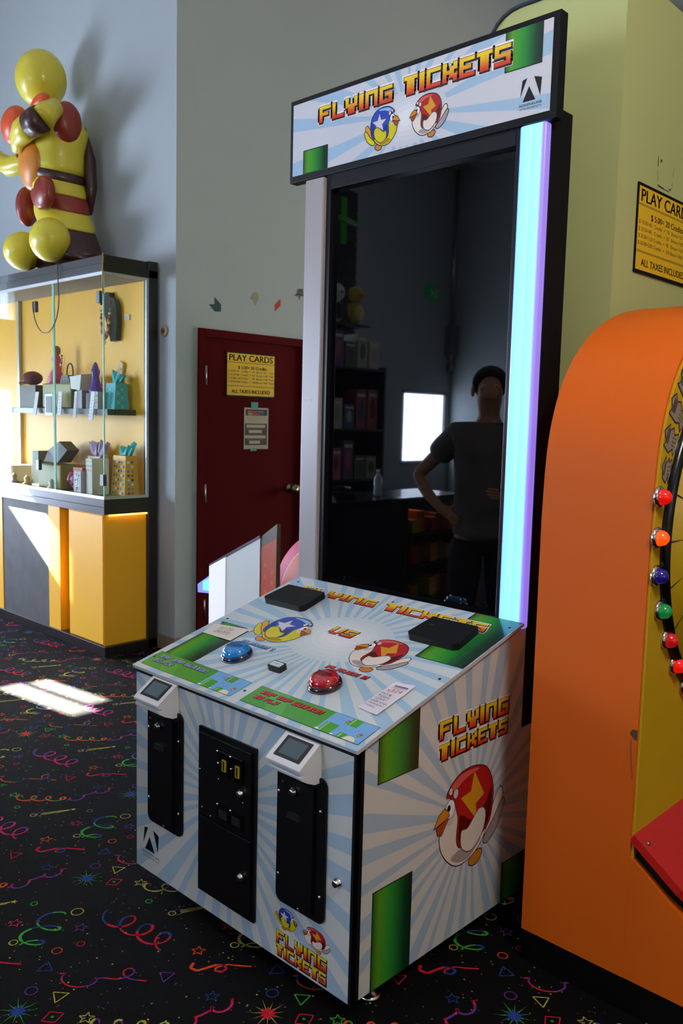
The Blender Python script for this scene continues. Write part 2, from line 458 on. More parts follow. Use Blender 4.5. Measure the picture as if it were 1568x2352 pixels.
    for s in range(0, 63, 4): L(c, pts[s:s + 5], .008 if (s // 4) % 2 else .005, c1 if (s // 4) % 4 else c2)
    # comet
    c = loc(-.05, -.279)
    for k in range(4): L(c, [(-.06, -.03 + .006 * k), (.03 + .004 * k, .012 + .004 * k)], .0022, YEL)
    FC.poly([W((c[0] + p[0] + .048, c[1] + p[1] + .024)) for p in star(0, 0, .011)], YEL)
    # small outlined shapes
    def ring(d, r, col, n=14, w=.0032):
        c = loc(*d); L(c, [(r * math.cos(2 * PI * k / n), r * math.sin(2 * PI * k / n)) for k in range(n + 1)], w, col)
    def outl(d, pts, col, w=.0032): L(loc(*d), pts + [pts[0]], w, col)
    ring((.15, -.117), .018, YEL)
    ring((-.16, .19), .014, ORG); ring((.25, .07), .010, GRN); ring((-.05, .06), .016, PUR if odd else BLU); ring((.30, -.19), .011, RED)
    ring((.02, -.19), .010, GRN); ring((-.28, .12), .012, YEL); ring((.36, .10), .014, PUR); ring((-.09, -.36), .011, YEL)
    for d, col in (((.077, -.277), PNK if odd else RED), ((-.15, -.06), BLU), ((.23, -.15), PUR), ((.14, .11), YEL if odd else GRN), ((-.33, .03), ORG)):
        outl(d, star(0, 0, .021), col, .0028)
    tri = [(-.02, .017), (.022, .014), (-.002, -.024)]
    outl((.02, .10), tri, YEL if odd else GRN); outl((.33, -.31), [(x, -y) for x, y in tri], BLU); outl((-.30, -.10), tri, RED if odd else PUR)
    dm = [(-.022, -.016), (.012, -.020), (.024, .014), (-.012, .018)]
    outl((.078, .052), dm, RED); ring((.078, .052), .003, GRN, 6)
    FC.up()
    rr = random.Random(5 + odd)
    for k in range(190):
        d = (rr.uniform(-.222, .222) + .1, rr.uniform(-.445, .445)); r = rr.choice((.0014, .002, .0028)); c = rr.choice((YEL, RED, GRN, ORG, PUR, BLU, YEL, 'a08c98'))
        x = ox + d[0]; y = oy + d[1]
        FC.poly([(x - r, y - r * .6), (x + r * .7, y - r), (x + r, y + r * .6), (x - r * .6, y + r)], c)
    FC.z = .0003
for i in range(-14, 9):
    for j in range(-14, 9):
        x = -1.058 + .4435 * (i + j); y = -.12 + .4435 * (i - j)
        if -6.6 < x < 3.4 and -3.4 < y < 1.9 and not (x < -3.6 and y < -1.8): motif_cell(x, y, (i % 2 == 0))
struct(fl, 'floor')

mb = M(); mb.box(XW - .15, 5.15, YF - .15, 7.15, CEIL, CEIL + .1, mat('ceiling_paint', 'b4b6b6', .9, noise=.03)); struct(mb, 'ceiling')
# left wall, with a low door-high window, a clerestory and a narrow gap that let the sun in
WINS = [(-8.12, -7.0, .85, 1.97), (.05, 1.3, .45, 1.76), (-5.2, -1.3, .95, 2.5)]
SLITS = [(.04, .19, 2.40, 2.90), (.20, .33, 2.42, 2.84), (.87, 1.25, 2.33, 2.76), (.80, 1.25, 1.79, 1.825)]
mb = M(); holed(mb, lambda u, v, w: (w, u, v), YF, 1.81, 0, CEIL, WINS + SLITS, XW - .15, XW, paint_blue); struct(mb, 'wall_left')
mb = M(); mb.box(XW - .15, 5.15, YF - .15, YF, 0, CEIL, paint_blue); struct(mb, 'wall_front')
mb = M(); mb.box(5, 5.15, YF, 7, 0, CEIL, mat('warm_wall_paint', 'a89c80', .85)); struct(mb, 'wall_right')
mb = M(); mb.box(XW, -3.1, 1.66, 1.81, 0, CEIL, paint_blue); struct(mb, 'wall_niche')
mb = M(); holed(mb, lambda u, v, w: (w, u, v), 1.81, 7, 0, CEIL, [(1.83, 2.75, 0, 2.045)], -3.25, -3.1, paint_blue); struct(mb, 'wall_side')
mb = M(); mb.box(-3.25, 5.15, 7, 7.15, 0, CEIL, paint_blue); struct(mb, 'wall_back')
# green painted block behind the game with a rounded dark-edged top corner
gp = [(-.43, 0), (-.43, 2.74)] + [(-.43 + .12 * (1 - math.cos(q)), 2.74 + .115 * math.sin(q)) for q in [PI / 2 * k / 6 for k in range(1, 7)]] + [(.06, 2.857), (.06, 0)]
mb = M(); mb.prism(gp, lambda u, v, w: (u, w, v), 4.4, 1.04, paint_green)
struct(mb, 'wall_green')
mb = M()
edge = mat('dark_blue_edging', '26303e', .6)
prf = gp[:-2] + [(.0, 2.857)]
mb.tube([(p[0] - .004, 1.037, p[1]) for p in prf], .007, edge, 6); struct(mb, 'trim_1')
bb = mat('beige_baseboard', '8c7a66', .6)
mb = M(); mb.box(-3.1, -3.088, 1.66, 1.80, 0, .09, bb); mb.box(-3.1, -3.088, 2.78, 7, 0, .09, bb); struct(mb, 'baseboard_side')
mb = M(); mb.box(XW, -3.088, 1.648, 1.66, 0, .09, bb); struct(mb, 'baseboard_niche')
# windows, then added window-shaped fill lights
def pane_mat(name, c, s):
    return mat(name, 'e8f0ff', .3, emit=c, es=s)
frm = mat('window_frame_paint', '3a3c40', .5)
sky1 = pane_mat('bright_sky_pane', 'd2e3ff', 19.)
for n, (y0, y1, z0, z1) in enumerate(WINS, 1):
    mb = M(); t = .05
    mb.box(XW - .10, XW + .012, y0, y0 + t, z0, z1, frm); mb.box(XW - .10, XW + .012, y1 - t, y1, z0, z1, frm)
    mb.box(XW - .10, XW + .012, y0 + t, y1 - t, z0, z0 + t, frm); mb.box(XW - .10, XW + .012, y0 + t, y1 - t, z1 - t, z1, frm)
    if n == 3:
        for k in (1, 2): ym = y0 + (y1 - y0) * k / 3; mb.box(XW - .08, XW + .005, ym - .03, ym + .03, z0 + t, z1 - t, frm)
    w = struct(mb, 'window_%d' % n)
    mb = M(); mb.box(XW - .05, XW - .04, y0 + t, y1 - t, z0 + t, z1 - t, sky1); build(mb, 'pane', w)
for n, ax, a0, a1, z0, z1, st, cc in ((4, 'x', -3.2, .6, 1.6, 2.9, .3, 'ffe8c8'), (5, 'y', -3.6, -1.2, 1.0, 2.9, 4.5, 'e6eefc'), (6, 'b', -2.6, -.8, .9, 2.4, 13., 'f4f2ec')):  # unseen windows on right, front and back walls, added as fill light
    def BX(mb, u0, u1, w0, w1, v0, v1, m):
        if ax == 'x': mb.box(5 - w1, 5 - w0, u0, u1, v0, v1, m)
        elif ax == 'y': mb.box(u0, u1, YF + w0, YF + w1, v0, v1, m)
        else: mb.box(u0, u1, 7 - w1, 7 - w0, v0, v1, m)
    mb = M(); BX(mb, a0, a0 + .05, .001, .05, z0, z1, frm); BX(mb, a1 - .05, a1, .001, .05, z0, z1, frm); BX(mb, a0, a1, .001, .05, z0, z0 + .05, frm); BX(mb, a0, a1, .001, .05, z1 - .05, z1, frm)
    for k in (1, 2): um = a0 + (a1 - a0) * k / 3; BX(mb, um - .025, um + .025, .001, .05, z0, z1, frm)
    w = struct(mb, 'window_%d' % n); mb = M(); BX(mb, a0 + .05, a1 - .05, .002, .02, z0 + .05, z1 - .05, pane_mat('fill_pane_%d' % n, cc, st)); build(mb, 'pane', w)
# door
dred = mat('dark_red_door_paint', '501014', .9, spec=.04, noise=.05, nscale=4)
mb = M()
mb.box(-3.14, -3.085, 1.825, 1.872, 0, 2.05, dred); mb.box(-3.14, -3.085, 2.708, 2.755, 0, 2.05, dred); mb.box(-3.14, -3.085, 1.872, 2.708, 1.998, 2.05, dred)
mb.box(-3.20, -3.14, 1.83, 1.872, 0, 2.045, dred); mb.box(-3.20, -3.14, 2.708, 2.75, 0, 2.045, dred)
door = struct(mb, 'door_1', bevel=.003)
mb = M(); mb.box(-3.27, -3.25, 1.75, 2.85, 0, 2.2, blackm); struct(mb, 'door_light_block')  # unseen backing added behind the door to stop light leaking in
mb = M(); mb.box(-3.165, -3.105, 1.876, 2.704, .01, 2.0, dred); leaf = build(mb, 'door_leaf', door, bevel=.002)
for z in (1.70, .945, .19):
    mb = M(); mb.rev([(.008, 0), (.008, .12)], (-3.095, 1.885, z), steel, seg=10); mb.box(-3.104, -3.098, 1.874, 1.9, z, z + .12, steel); build(mb, 'hinge', door)
mb = M(); mb.rev([(.032, 0), (.034, .008), (.014, .012), (.013, .035), (.03, .045), (.034, .058), (.028, .072), (.0, .076)], (-3.105, 2.635, 1.01), mat('antique_brass', '8a7e68', .28, metal=1), ax=(1, 0, 0)); build(mb, 'knob', door)

# ------------------------------------------------------------------ wall signs and stickers
def card_sign(x, y0, y1, z0, z1, dark, label):
    """price sign lying on a wall that faces +X"""
    mb = M(); mb.box(x, x + .006, y0, y1, z0, z1, blackm)
    cv = Canvas(mb, (x + .006, y0, z0), (0, 1, 0), (0, 0, 1), (1, 0, 0), PRM)
    W = y1 - y0; H = z1 - z0; yl = 'e0b410'; dk = '2c2410'; b = .035 * H
    cv.poly(rect(.004, W - .004, b, H - b), yl); cv.up()
    for v in (.755, .235):
        cv.poly(rect(0.004, W - .004, H * v, H * v + .006 * H), dk); cv.poly(rect(0.004, W - .004, H * v + .014 * H, H * v + .02 * H), dk); cv.up()
    text(cv, 'PLAY CARDS', W * .05, W * .95, H * .80, H * .94, dk, bold=.0016)
    text(cv, '$ 5.00= 20 Credits', W * .23, W * .82, H * .615, H * .695, dk, bold=.0008)
    for k, r in enumerate(('$ 10.00=40   Credits  +  10   Bonus =50    Total', '$ 20.00=80   Credits  +  20   Bonus =100  Total', '$ 30.00=120 Credits  +  40   Bonus =160  Total', '$ 50.00=200 Credits  +  100 Bonus =300  Total')):
        text(cv, r, W * .03, W * .97, H * (.545 - .078 * k), H * (.595 - .078 * k), dk)
    text(cv, 'ALL TAXES INCLUDED', W * .10, W * .90, H * .085, H * .165, dk, bold=.0008)
    return tag(build(mb, 'price_sign'), label, 'sign', 'play cards price signs')
card_sign(-3.105, 2.057, 2.473, 1.632, 1.925, False, 'yellow play cards price sign screwed to the dark red door')
card_sign(.06, 1.175, 1.60, 1.992, 2.268, True, 'yellow play cards price sign on the yellow-green wall above the orange machine')
# flyer with tape
rt = thing('flyer', (-3.103, 2.32, 1.285), 'small printed flyer taped to the red door under the price sign', 'flyer')
mb = M(); mb.box(-3.105, -3.103, 2.212, 2.425, 1.288, 1.565, mat('flyer_paper', 'b4a698', .8))
cv = Canvas(mb, (-3.103, 2.212, 1.288), (0, 1, 0), (0, 0, 1), (1, 0, 0), PRM)
W = .213; H = .277
cv.poly(rect(.012, W - .012, .225, H - .012), '0c0c10'); cv.poly(rect(.008, W - .012, .026, .172), '2c2418'); cv.up()
for k, (c, a, b, z) in enumerate((('c86030', .03, .06, .245), ('c03040', .06, .11, .245), ('3c80a8', .12, .17, .245), ('a89c40', .03, .07, .23), ('c0304c', .07, .13, .23), ('40407c', .13, .17, .23))):
    cv.poly(rect(a, b, z, z + .01), c)
for a, b, z in ((.02, .185, .143), (.04, .155, .108), (.008, .19, .072), (.045, .14, .036)):
    cv.poly(rect(a, b, z, z + .02), 'b0a494')
    cv.poly(rect(.02, .17, z + .026, z + .0275), '8a7c70')
for z in (.185, .196, .207, .218, .006, .014): cv.poly(rect(.012, .19, z, z + .0015), '80746a')
cv.up(); build(mb, 'sheet', rt)
tape = mat('teal_tape', '3c9088', .6)
for y0, y1, z0, z1 in ((2.27, 2.33, 1.558, 1.602), (2.268, 2.322, 1.275, 1.292)):
    mb = M(); mb.box(-3.1035, -3.1015, y0, y1, z0, z1, tape); build(mb, 'tape', rt)
def sticker(pts, c, label, extra=None):
    mb = M(); mb.prism(pts, lambda u, v, w: (w, u, v), -3.1, -3.0985, mat('sticker_' + c, c, .7))
    if extra:
        cv = Canvas(mb, (-3.0985, 0, 0), (0, 1, 0), (0, 0, 1), (1, 0, 0), PRM)
        for p, cc in extra: cv.poly(p, cc)
    tag(build(mb, 'wall_sticker'), label, 'sticker', 'wall stickers above the red door')
sticker([(1.956, 2.252), (1.956, 2.209), (1.911, 2.204), (1.957, 2.163), (2.006, 2.167), (2.006, 2.213)], '16403e', 'dark teal arrow-shaped sticker on the grey wall above the red door')
sticker([(2.515, 2.306), (2.516, 2.261), (2.467, 2.22), (2.466, 2.264)], 'b02014', 'small red diamond sticker on the grey wall above the red door')
sticker([(2.25, 2.283), (2.262, 2.30), (2.272, 2.318), (2.30, 2.325), (2.318, 2.315), (2.32, 2.285), (2.305, 2.262), (2.29, 2.238), (2.285, 2.256), (2.272, 2.272)], '8c8c70', 'faded olive sticker on the wall between teal arrow and red diamond')
sticker([(2.64, 2.345), (2.665, 2.362), (2.67, 2.392), (2.72, 2.40), (2.73, 2.35), (2.70, 2.345), (2.69, 2.318), (2.68, 2.34)], '57594e', 'dark patterned sticker half hidden beside the grey light column', [([(2.645, 2.346), (2.675, 2.365), (2.725, 2.36), (2.72, 2.35), (2.68, 2.352)], '3a3020'), ([(2.675, 2.385), (2.718, 2.395), (2.718, 2.38), (2.675, 2.375)], '2a4848')])
rt = thing('wall_button', (-3.213, 1.648, 2.0), 'small round brown button fixed on the wall beside the display case', 'button')
mb = M(); mb.rev([(.034, 0), (.036, .006), (.030, .012)], (-3.213, 1.66, 2.021), mat('tan_ring', 'a08468', .5), ax=(0, -1, 0)); build(mb, 'ring', rt)
mb = M(); mb.rev([(.014, .0), (.014, .012), (.010, .017)], (-3.213, 1.655, 2.021), mat('brown_button', '3c2c28', .5), ax=(0, -1, 0)); build(mb, 'push_button', rt)
# scuffs left where something was taken off the yellow wall
mb = M(); cv = Canvas(mb, (.0605, 0, 0), (0, 1, 0), (0, 0, 1), (1, 0, 0), PRM)
for pts, w in (([(1.311, 2.376), (1.313, 2.345)], .004), ([(1.313, 2.335), (1.316, 2.30)], .002), ([(1.318, 2.287), (1.365, 2.284)], .005), ([(1.365, 2.284), (1.41, 2.283)], .002), ([(1.434, 2.365), (1.432, 2.335)], .002), ([(1.43, 2.32), (1.425, 2.295)], .0015)):
    cv.line(pts, w, '3c3820')
cv.poly(ellipse(1.335, 2.367, .006, .005, 8), '3c3820'); cv.poly(ellipse(1.415, 2.292, .006, .004, 8), '5c5830')
mb.box(.0595, .0602, 1.40, 1.42, 2.288, 2.292, mat('old_tape', '8a8450', .7))
tag(build(mb, 'wall_scuff'), 'thin dark scuff outline left on the yellow-green wall above the price sign', 'mark')

# ------------------------------------------------------------------ the arcade game
W0 = .952; HF = .7125; HS = .9125; SD = .711
cab = thing('arcade_cabinet', (-.476, .43, 0), 'tall white and light blue Flying Tickets arcade game with a glowing cyan light column', 'arcade machine')
WHT = 'd3d5d2'; RAY = 'a9c0d3'
whiteb = mat('white_laminate', WHT, .35, coat=.2)
# right side panel
mb = M(); prf = [(0, .05), (.86, .05), (.86, .60), (.74, .60), (.74, .898), (0, .700)]
mb.prism(prf, lambda u, v, w: (w, u, v), -.018, 0, blackm)
cv = Canvas(mb, (0, 0, 0), (0, 1, 0), (0, 0, 1), (1, 0, 0), PR)
RG = [[(.03, .05), (.74, .05), (.74, .898), (.03, .709)], [(.74, .05), (.86, .05), (.86, .582), (.74, .582)]]
for r in RG: cv.poly(r, WHT)
cv.up(); cv.rays(RG, .494, .38, 32, RAY, 1.2, .44, .3); 
green_bar(cv, .082, .238, .60, .76, [(.03, .05), (.74, .05), (.74, .898), (.03, .709)])
green_bar(cv, .075, .228, .05, .314); green_bar(cv, .668, .80, .05, .172)
blocktext(cv, 'FLYING', .328, .662, .648, .698, w=.0035, hw=.007); blocktext(cv, 'TICKETS', .330, .660, .588, .632, w=.0035, hw=.007)
bird(cv, .47, .38, 1., 1., True, .0030)
build(mb, 'side_panel', cab)
# left side panel
mb = M(); mb.prism(prf, lambda u, v, w: (w, u, v), -W0, -W0 + .018, whiteb); build(mb, 'side_panel', cab)
# front panel
mb = M(); mb.box(-W0 + .018, -.008, .0, .018, .05, .692, whiteb)
mb.box(-.0079, 0, -.0004, .018, .05, .7, blackm); mb.box(-W0, -W0 + .018, -.0002, .0, .05, .70, whiteb); mb.box(-W0, .0, -.002, .016, .692, .7005, blackm)
cv = Canvas(mb, (0, -.0003, 0), (1, 0, 0), (0, 0, 1), (0, -1, 0), PR)
RG = [rect(-W0, -.008, .05, .692)]
cv.poly(RG[0], WHT); cv.up(); cv.rays(RG, -.50, .42, 32, RAY, 1.2, .45, .2, hub=.0)
a_logo(cv, -.914, .103, .088, .092)
bird(cv, -.128, .165, .30, .20, True, .001); bird(cv, -.232, .171, -.26, .20, False, .001)
blocktext(cv, 'FLYING', -.275, -.085, .096, .130, w=.0025, hw=.0, halo=None); blocktext(cv, 'TICKETS', -.275, -.085, .060, .090, w=.0025, halo=None)
build(mb, 'front_panel', cab)
# under frame, base
mb = M(); mb.box(-W0 + .03, -.03, .03, .84, .035, .05, blackm); mb.box(-W0 + .018, -.018, .842, .86, .05, .6, blackm); build(mb, 'base', cab)
for x, y in ((-.04, .12), (-.90, .10), (-.04, .76), (-.90, .76)):
    mb = M(); mb.rev([(.03, 0), (.032, .004), (.026, .009), (.01, .014), (.007, .036)], (x, y, 0), chrome); build(mb, 'leveling_foot', cab)
# sloped control deck
A = Vector((0, -.01, HF)); V = Vector((0, .96357555, .26743628)); N = Vector((0, -V.z, V.y)); LV = .748
def deck(u, v, h=0.): return A + Vector((1, 0, 0)) * u + V * v + N * h
edge_m = mat('acrylic_edge', 'c4ccd2', .2, coat=.5)
mb = M(); mb.prism(rect(-.962, .010, 0, LV), lambda u, v, w: deck(u, v, w), -.010, 0, edge_m, mt2=edge_m)
dk = print_mat('deck_print', .22, coat=.6)
cv = Canvas(mb, A, (1, 0, 0), V, N, dk)
RG = [rect(-.960, .008, .002, LV - .002)]
cv.poly(RG[0], 'ced7da'); cv.up(); cv.rays(RG, -.449, .40, 38, 'a5c5de', 1.4, .44, .4)
for k in range(6): cv.poly(ellipse(-.449, .43, .19 - .028 * k, .14 - .021 * k, 28), ('ccd7dd', 'd2dbe0', 'd8dfe3', 'dfe3e6', 'e6e8ea', 'ecebee')[k]); cv.up()
green_bar(cv, -.925, -.780, .03, .345, RG[0]); green_bar(cv, -.160, .004, .443, .744, RG[0])
blocktext(cv, 'FLYING', -.856, -.505, .646, .690, w=.003, hw=.006, shear=-.25); blocktext(cv, 'TICKETS', -.463, -.066, .646, .694, w=.003, hw=.006, shear=-.25)
blocktext(cv, 'VS', -.522, -.422, .444, .486, w=.003, halo=None, shear=.15)
bird(cv, -.662, .392, -.66, .60, False, .0022); bird(cv, -.272, .396, .62, .62, True, .0022)
blocktext(cv, 'PLAYER 1', -.744, -.596, .271, .286, top='a8c4e8', bot='5c84c4', line='28346a', halo=None, w=.0022, shear=.2)
blocktext(cv, 'PLAYER 2', -.362, -.204, .271, .287, top='e05050', bot='c02828', line='3a1418', halo=None, w=.0022, shear=.2)
for x0, c1, c2 in ((-.943, '98a8cc', '283870'), (-.452, 'd83030', '541014')):
    X1 = x0 + .445
    cv.poly(rect(x0 - .0012, X1 + .0012, .0195, .105), '16301a'); cv.up(); cv.poly(rect(x0, X1, .0207, .1038), '4c9c34'); cv.up()
    cv.poly([(x0 + .10, .0207), (x0 + .17, .0207), (x0 + .12, .1038), (x0 + .05, .1038)], '58a83c'); cv.up()
    blocktext(cv, 'TAP TAP BUTTON', x0 + .022, x0 + .262, .076, .091, top=c1, bot=c1, line=c2, halo=None, w=.0022, shear=.25)
    blocktext(cv, 'TO FLY', x0 + .022, x0 + .115, .050, .065, top=c1, bot=c1, line=c2, halo=None, w=.0022, shear=.25)
    cv.poly(rect(x0 + .295, X1, .0207, .1038), '78b0e4'); cv.up()
    for a, b, c, d in ((.305, .345, .021, .060), (.362, .392, .074, .1036), (.370, .392, .021, .040)):
        cv.shape(rect(x0 + a, x0 + b, c, d), '48a430', '205020', .0006); cv.poly(rect(x0 + a + .003, x0 + a + .008, c, d), '98cc60'); cv.up()
    for a, r in ((.41, .02), (.300, .008), (.352, .006)): cv.poly([p for p in ellipse(x0 + a, .0207, r, r * .9, 24) if p[1] >= .0206], 'e6e4c0'); cv.up()
    for k in range(16): cv.poly(ellipse(x0 + .305 + .007 * k, .074 + .016 * math.sin(k * .42) - .0006 * k, .0009, .0009, 5), '283048')
    cv.up()
    bird(cv, x0 + .358, .083, -.045, .045, False, .0004); bird(cv, x0 + .426, .051, -.05, .05, True, .0004)
build(mb, 'control_deck', cab)
for u, v in ((-.923, .706), (-.930, .370), (-.937, .069), (-.481, .063), (-.466, .706), (-.012, .704), (-.018, .367)):
    mb = M(); mb.rev([(.0045, 0), (.0045, .0014), (.002, .0022)], deck(u, v), mat('dark_screw', '1a1c22', .35, metal=.6), ax=N, seg=10); build(mb, 'screw', cab)
# big dome buttons
for u, v, c, nm in ((-.673, .197, '1284d8', 'blue'), (-.285, .193, 'b80c20', 'red')):
    rim = mat('button_rim_' + nm, ('10284a', '3a0c14')[nm == 'red'], .12, coat=.8)
    dm_ = mat('button_dome_' + nm, c, .08, coat=1., spec=.8)
    mb = M(); mb.rev([(.050, 0), (.0505, .008), (.047, .016), (.043, .018)], deck(u, v), rim, ax=N, seg=36)
    b = build(mb, 'push_button', cab); lab(b, nm + ' round TAP button')
    mb = M(); mb.rev([(.043, .016), (.043, .020), (.0405, .028), (.036, .0335), (.029, .0368), (.016, .0385), (.001, .0388)], deck(u, v), dm_, ax=N, seg=36)
    cv = Canvas(mb, deck(u, v, .0), (1, 0, 0), V, N, PR); cv.z = .0391
    for t0 in blocks('TAP', -.029, .025, -.012, .012): cv.poly([(t0[0] + .15 * t0[2], t0[2]), (t0[1] + .15 * t0[2], t0[2]), (t0[1] + .15 * t0[3], t0[3]), (t0[0] + .15 * t0[3], t0[3])], ('0c3470', '5c0810')[nm == 'red'])
    build(mb, 'dome', b)
mb = M(); mb.prism(rect(-.512, -.459, .180, .213), lambda u, v, w: deck(u, v, w), 0, .017, blackg)
sb = lab(build(mb, 'start_button', cab, bevel=.006), 'small black button with a white cap')
mb = M(); mb.prism(rect(-.506, -.465, .186, .207), lambda u, v, w: deck(u, v, w), .0165, .0195, mat('button_cap', 'd8dce0', .3))
cv = Canvas(mb, deck(0, 0, 0), (1, 0, 0), V, N, PRM); cv.z = .0198; text(cv, 'START', -.498, -.473, .193, .200, '30343c'); build(mb, 'cap', sb)
for u0, u1, v0, v1 in ((-.908, -.708, .517, .640), (-.252, -.066, .513, .638)):
    mb = M(); mb.prism([(u0 + .012, v0), (u1 - .012, v0), (u1, v0 + .012), (u1 - .008, v1), (u0 + .008, v1), (u0, v0 + .012)], lambda u, v, w: deck(u, v, w), .0, .022, mat('black_textured_pad', '08080a', .55, spec=.3, bump=.2, bscale=700))
    cv = Canvas(mb, deck(0, 0, 0), (1, 0, 0), V, N, PRM); cv.z = .0224
    for k in range(4): cv.poly(rect(u0 + .14 + .006 * k if u0 < -.5 else u0 + .03 + .006 * k, u0 + .143 + .006 * k if u0 < -.5 else u0 + .033 + .006 * k, v0 + .075, v0 + .079), '6c6420')
    build(mb, 'sensor_pad', cab, bevel=.005)
# ticket doors and card readers
for dx, dz in ((0, 0), (.606, -.009)):
    def P(x, z): return (x + dx, z + dz)
    r = .022; x0, x1, z0, z1 = -.880, -.698, .229, .613
    out = []
    for cx, cz, a in ((x1 - r, z1 - r, 0), (x0 + r, z1 - r, 90), (x0 + r, z0 + r, 180), (x1 - r, z0 + r, 270)):
        out += [(cx + r * math.cos(math.radians(a + k * 15)), cz + r * math.sin(math.radians(a + k * 15))) for k in range(7)]
    mb = M(); mb.prism([P(*p) for p in out], lambda u, v, w: (u, w, v), -.001, -.007, black)
    td = build(mb, 'ticket_door', cab, bevel=.0015)
    mb = M(); mb.prism([P(*p) for p in rect(-.856, -.735, .246, .585)], lambda u, v, w: (u, w, v), -.007, -.017, black); build(mb, 'inner_door', td, bevel=.005)
    mb = M(); p = P(-.805, .555); mb.rev([(.011, 0), (.012, .003), (.009, .006), (.008, .012), (.0075, .0125)], (p[0], -.017, p[1]), chrome, ax=(0, -1, 0)); mb.box(p[0] - .001, p[0] + .001, -.0305, -.0295, p[1] - .005, p[1] + .005, blackm); build(mb, 'lock', td)
    mb = M(); p = P(-.803, .488); mb.prism([(p[0] - .022, p[1] - .006), (p[0] - .018, p[1] + .010), (p[0] + .018, p[1] + .010), (p[0] + .024, p[1] - .006)], lambda u, v, w: (u, w, v), -.017, -.024, mat('ticket_slot_metal', '5c5c60', .3, metal=.9)); build(mb, 'ticket_slot', td, bevel=.002)
    mb = M(); p = P(-.846, .57); mb.rev([(.0035, 0), (.003, .003), (.001, .004)], (p[0], -.017, p[1]), mat('red_led_lens', '701418', .3), ax=(0, -1, 0), seg=10); build(mb, 'indicator', td)
    for bx, bz in ((-.871, .533), (-.716, .528), (-.869, .305), (-.714, .302), (-.790, .238)):
        p = P(bx, bz); mb = M(); mb.rev([(.0055, 0), (.005, .003), (.002, .0045)], (p[0], -.007, p[1]), chrome, ax=(0, -1, 0), seg=12); build(mb, 'bolt', td)
    # card reader
    wp = mat('white_reader_plastic', 'd4d4d6', .3, coat=.3)
    pr2 = [(0, .600), (-.022, .600), (-.050, .612), (-.070, .624), (-.072, .632), (-.062, .635), (-.062, .638), (-.075, .641), (-.077, .650), (-.070, .656), (-.008, .700), (0, .701)]
    mb = M(); mb.prism([(a, b + dz) for a, b in pr2], lambda u, v, w: (w, u, v), -.850 + dx, -.724 + dx, wp)
    cr = build(mb, 'card_reader', cab, bevel=.007, seg=4)
    d = Vector((0, .062, .044)).normalized(); n = Vector((0, -d.z, d.y)); o = Vector((-.787 + dx, -.070, .6565 + dz))
    mb = M(); mb.prism(rect(-.047, .047, .007, .070), lambda u, v, w: o + Vector((u, 0, 0)) + d * v + n * w, -.001, .0012, mat('reader_bezel', '15161a', .3)); bz_ = build(mb, 'display_bezel', cr)
    mb = M(); mb.prism(rect(-.036, .036, .015, .062), lambda u, v, w: o + Vector((u, 0, 0)) + d * v + n * w, .001, .0018, mat('grey_display', '46545c', .45, spec=.3, emit='5a6a72', es=.05)); build(mb, 'display', bz_)
# coin door
mb = M(); mb.prism(rect(-.615, -.360, .108, .608), lambda u, v, w: (u, w, v), -.001, -.008, black); cd = build(mb, 'coin_door', cab, bevel=.004)
mb = M(); mb.box(-.603, -.372, -.016, -.008, .352, .594, black); ud = build(mb, 'upper_door', cd, bevel=.002)
mb = M(); mb.box(-.603, -.372, -.015, -.008, .124, .342, black); ldr = build(mb, 'lower_door', cd, bevel=.002)
gl = mat('yellow_lit_insert', '807020', .3, emit='a09020', es=.10)
for x in (-.510, -.452):
    mb = M(); mb.box(x, x + .052, -.024, -.016, .498, .568, blackg); cm = build(mb, 'coin_slot', ud, bevel=.002)
    mb = M(); mb.box(x + .026, x + .042, -.027, -.024, .515, .548, gl); mb.box(x + .031, x + .037, -.0275, -.0268, .518, .545, blackm); build(mb, 'coin_insert', cm)
    for q in ((x + .008, .532), (x + .004, .566)):
        mb = M(); mb.rev([(.004, 0), (.0035, .003), (.001, .0045)], (q[0], -.024, q[1]), chrome, ax=(0, -1, 0), seg=10); build(mb, 'screw', cm)
    mb = M(); mb.box(x, x + .052, -.022, -.016, .366, .412, blackg); mb.box(x + .008, x + .044, -.0225, -.0219, .372, .398, mat('deep_black', '020203', .9)); cm = build(mb, 'coin_return', ud, bevel=.001)
    mb = M(); mb.rev([(.004, 0), (.0035, .003), (.001, .0045)], (x + .004, -.022, .410), chrome, ax=(0, -1, 0), seg=10); build(mb, 'screw', cm)
for (x, z, par, y) in ((-.411, .470, ud, -.016), (-.408, .229, ldr, -.015)):
    mb = M(); mb.rev([(.011, 0), (.012, .003), (.009, .006), (.008, .012), (.0075, .0125)], (x, y, z), chrome, ax=(0, -1, 0)); build(mb, 'lock', par)
for x, z in ((-.596, .484), (-.585, .372), (-.545, .358), (-.51, .48), (-.402, .446)):
    mb = M(); mb.rev([(.003, 0), (.0025, .002), (.001, .003)], (x, -.016, z), chrome, ax=(0, -1, 0), seg=10); build(mb, 'rivet', ud)
mb = M(); mb.rev([(.013, 0), (.014, .003), (.010, .006), (.009, .014), (.0085, .0145)], (-.050, -.0005, .354), chrome, ax=(0, -1, 0)); build(mb, 'lock', cab)
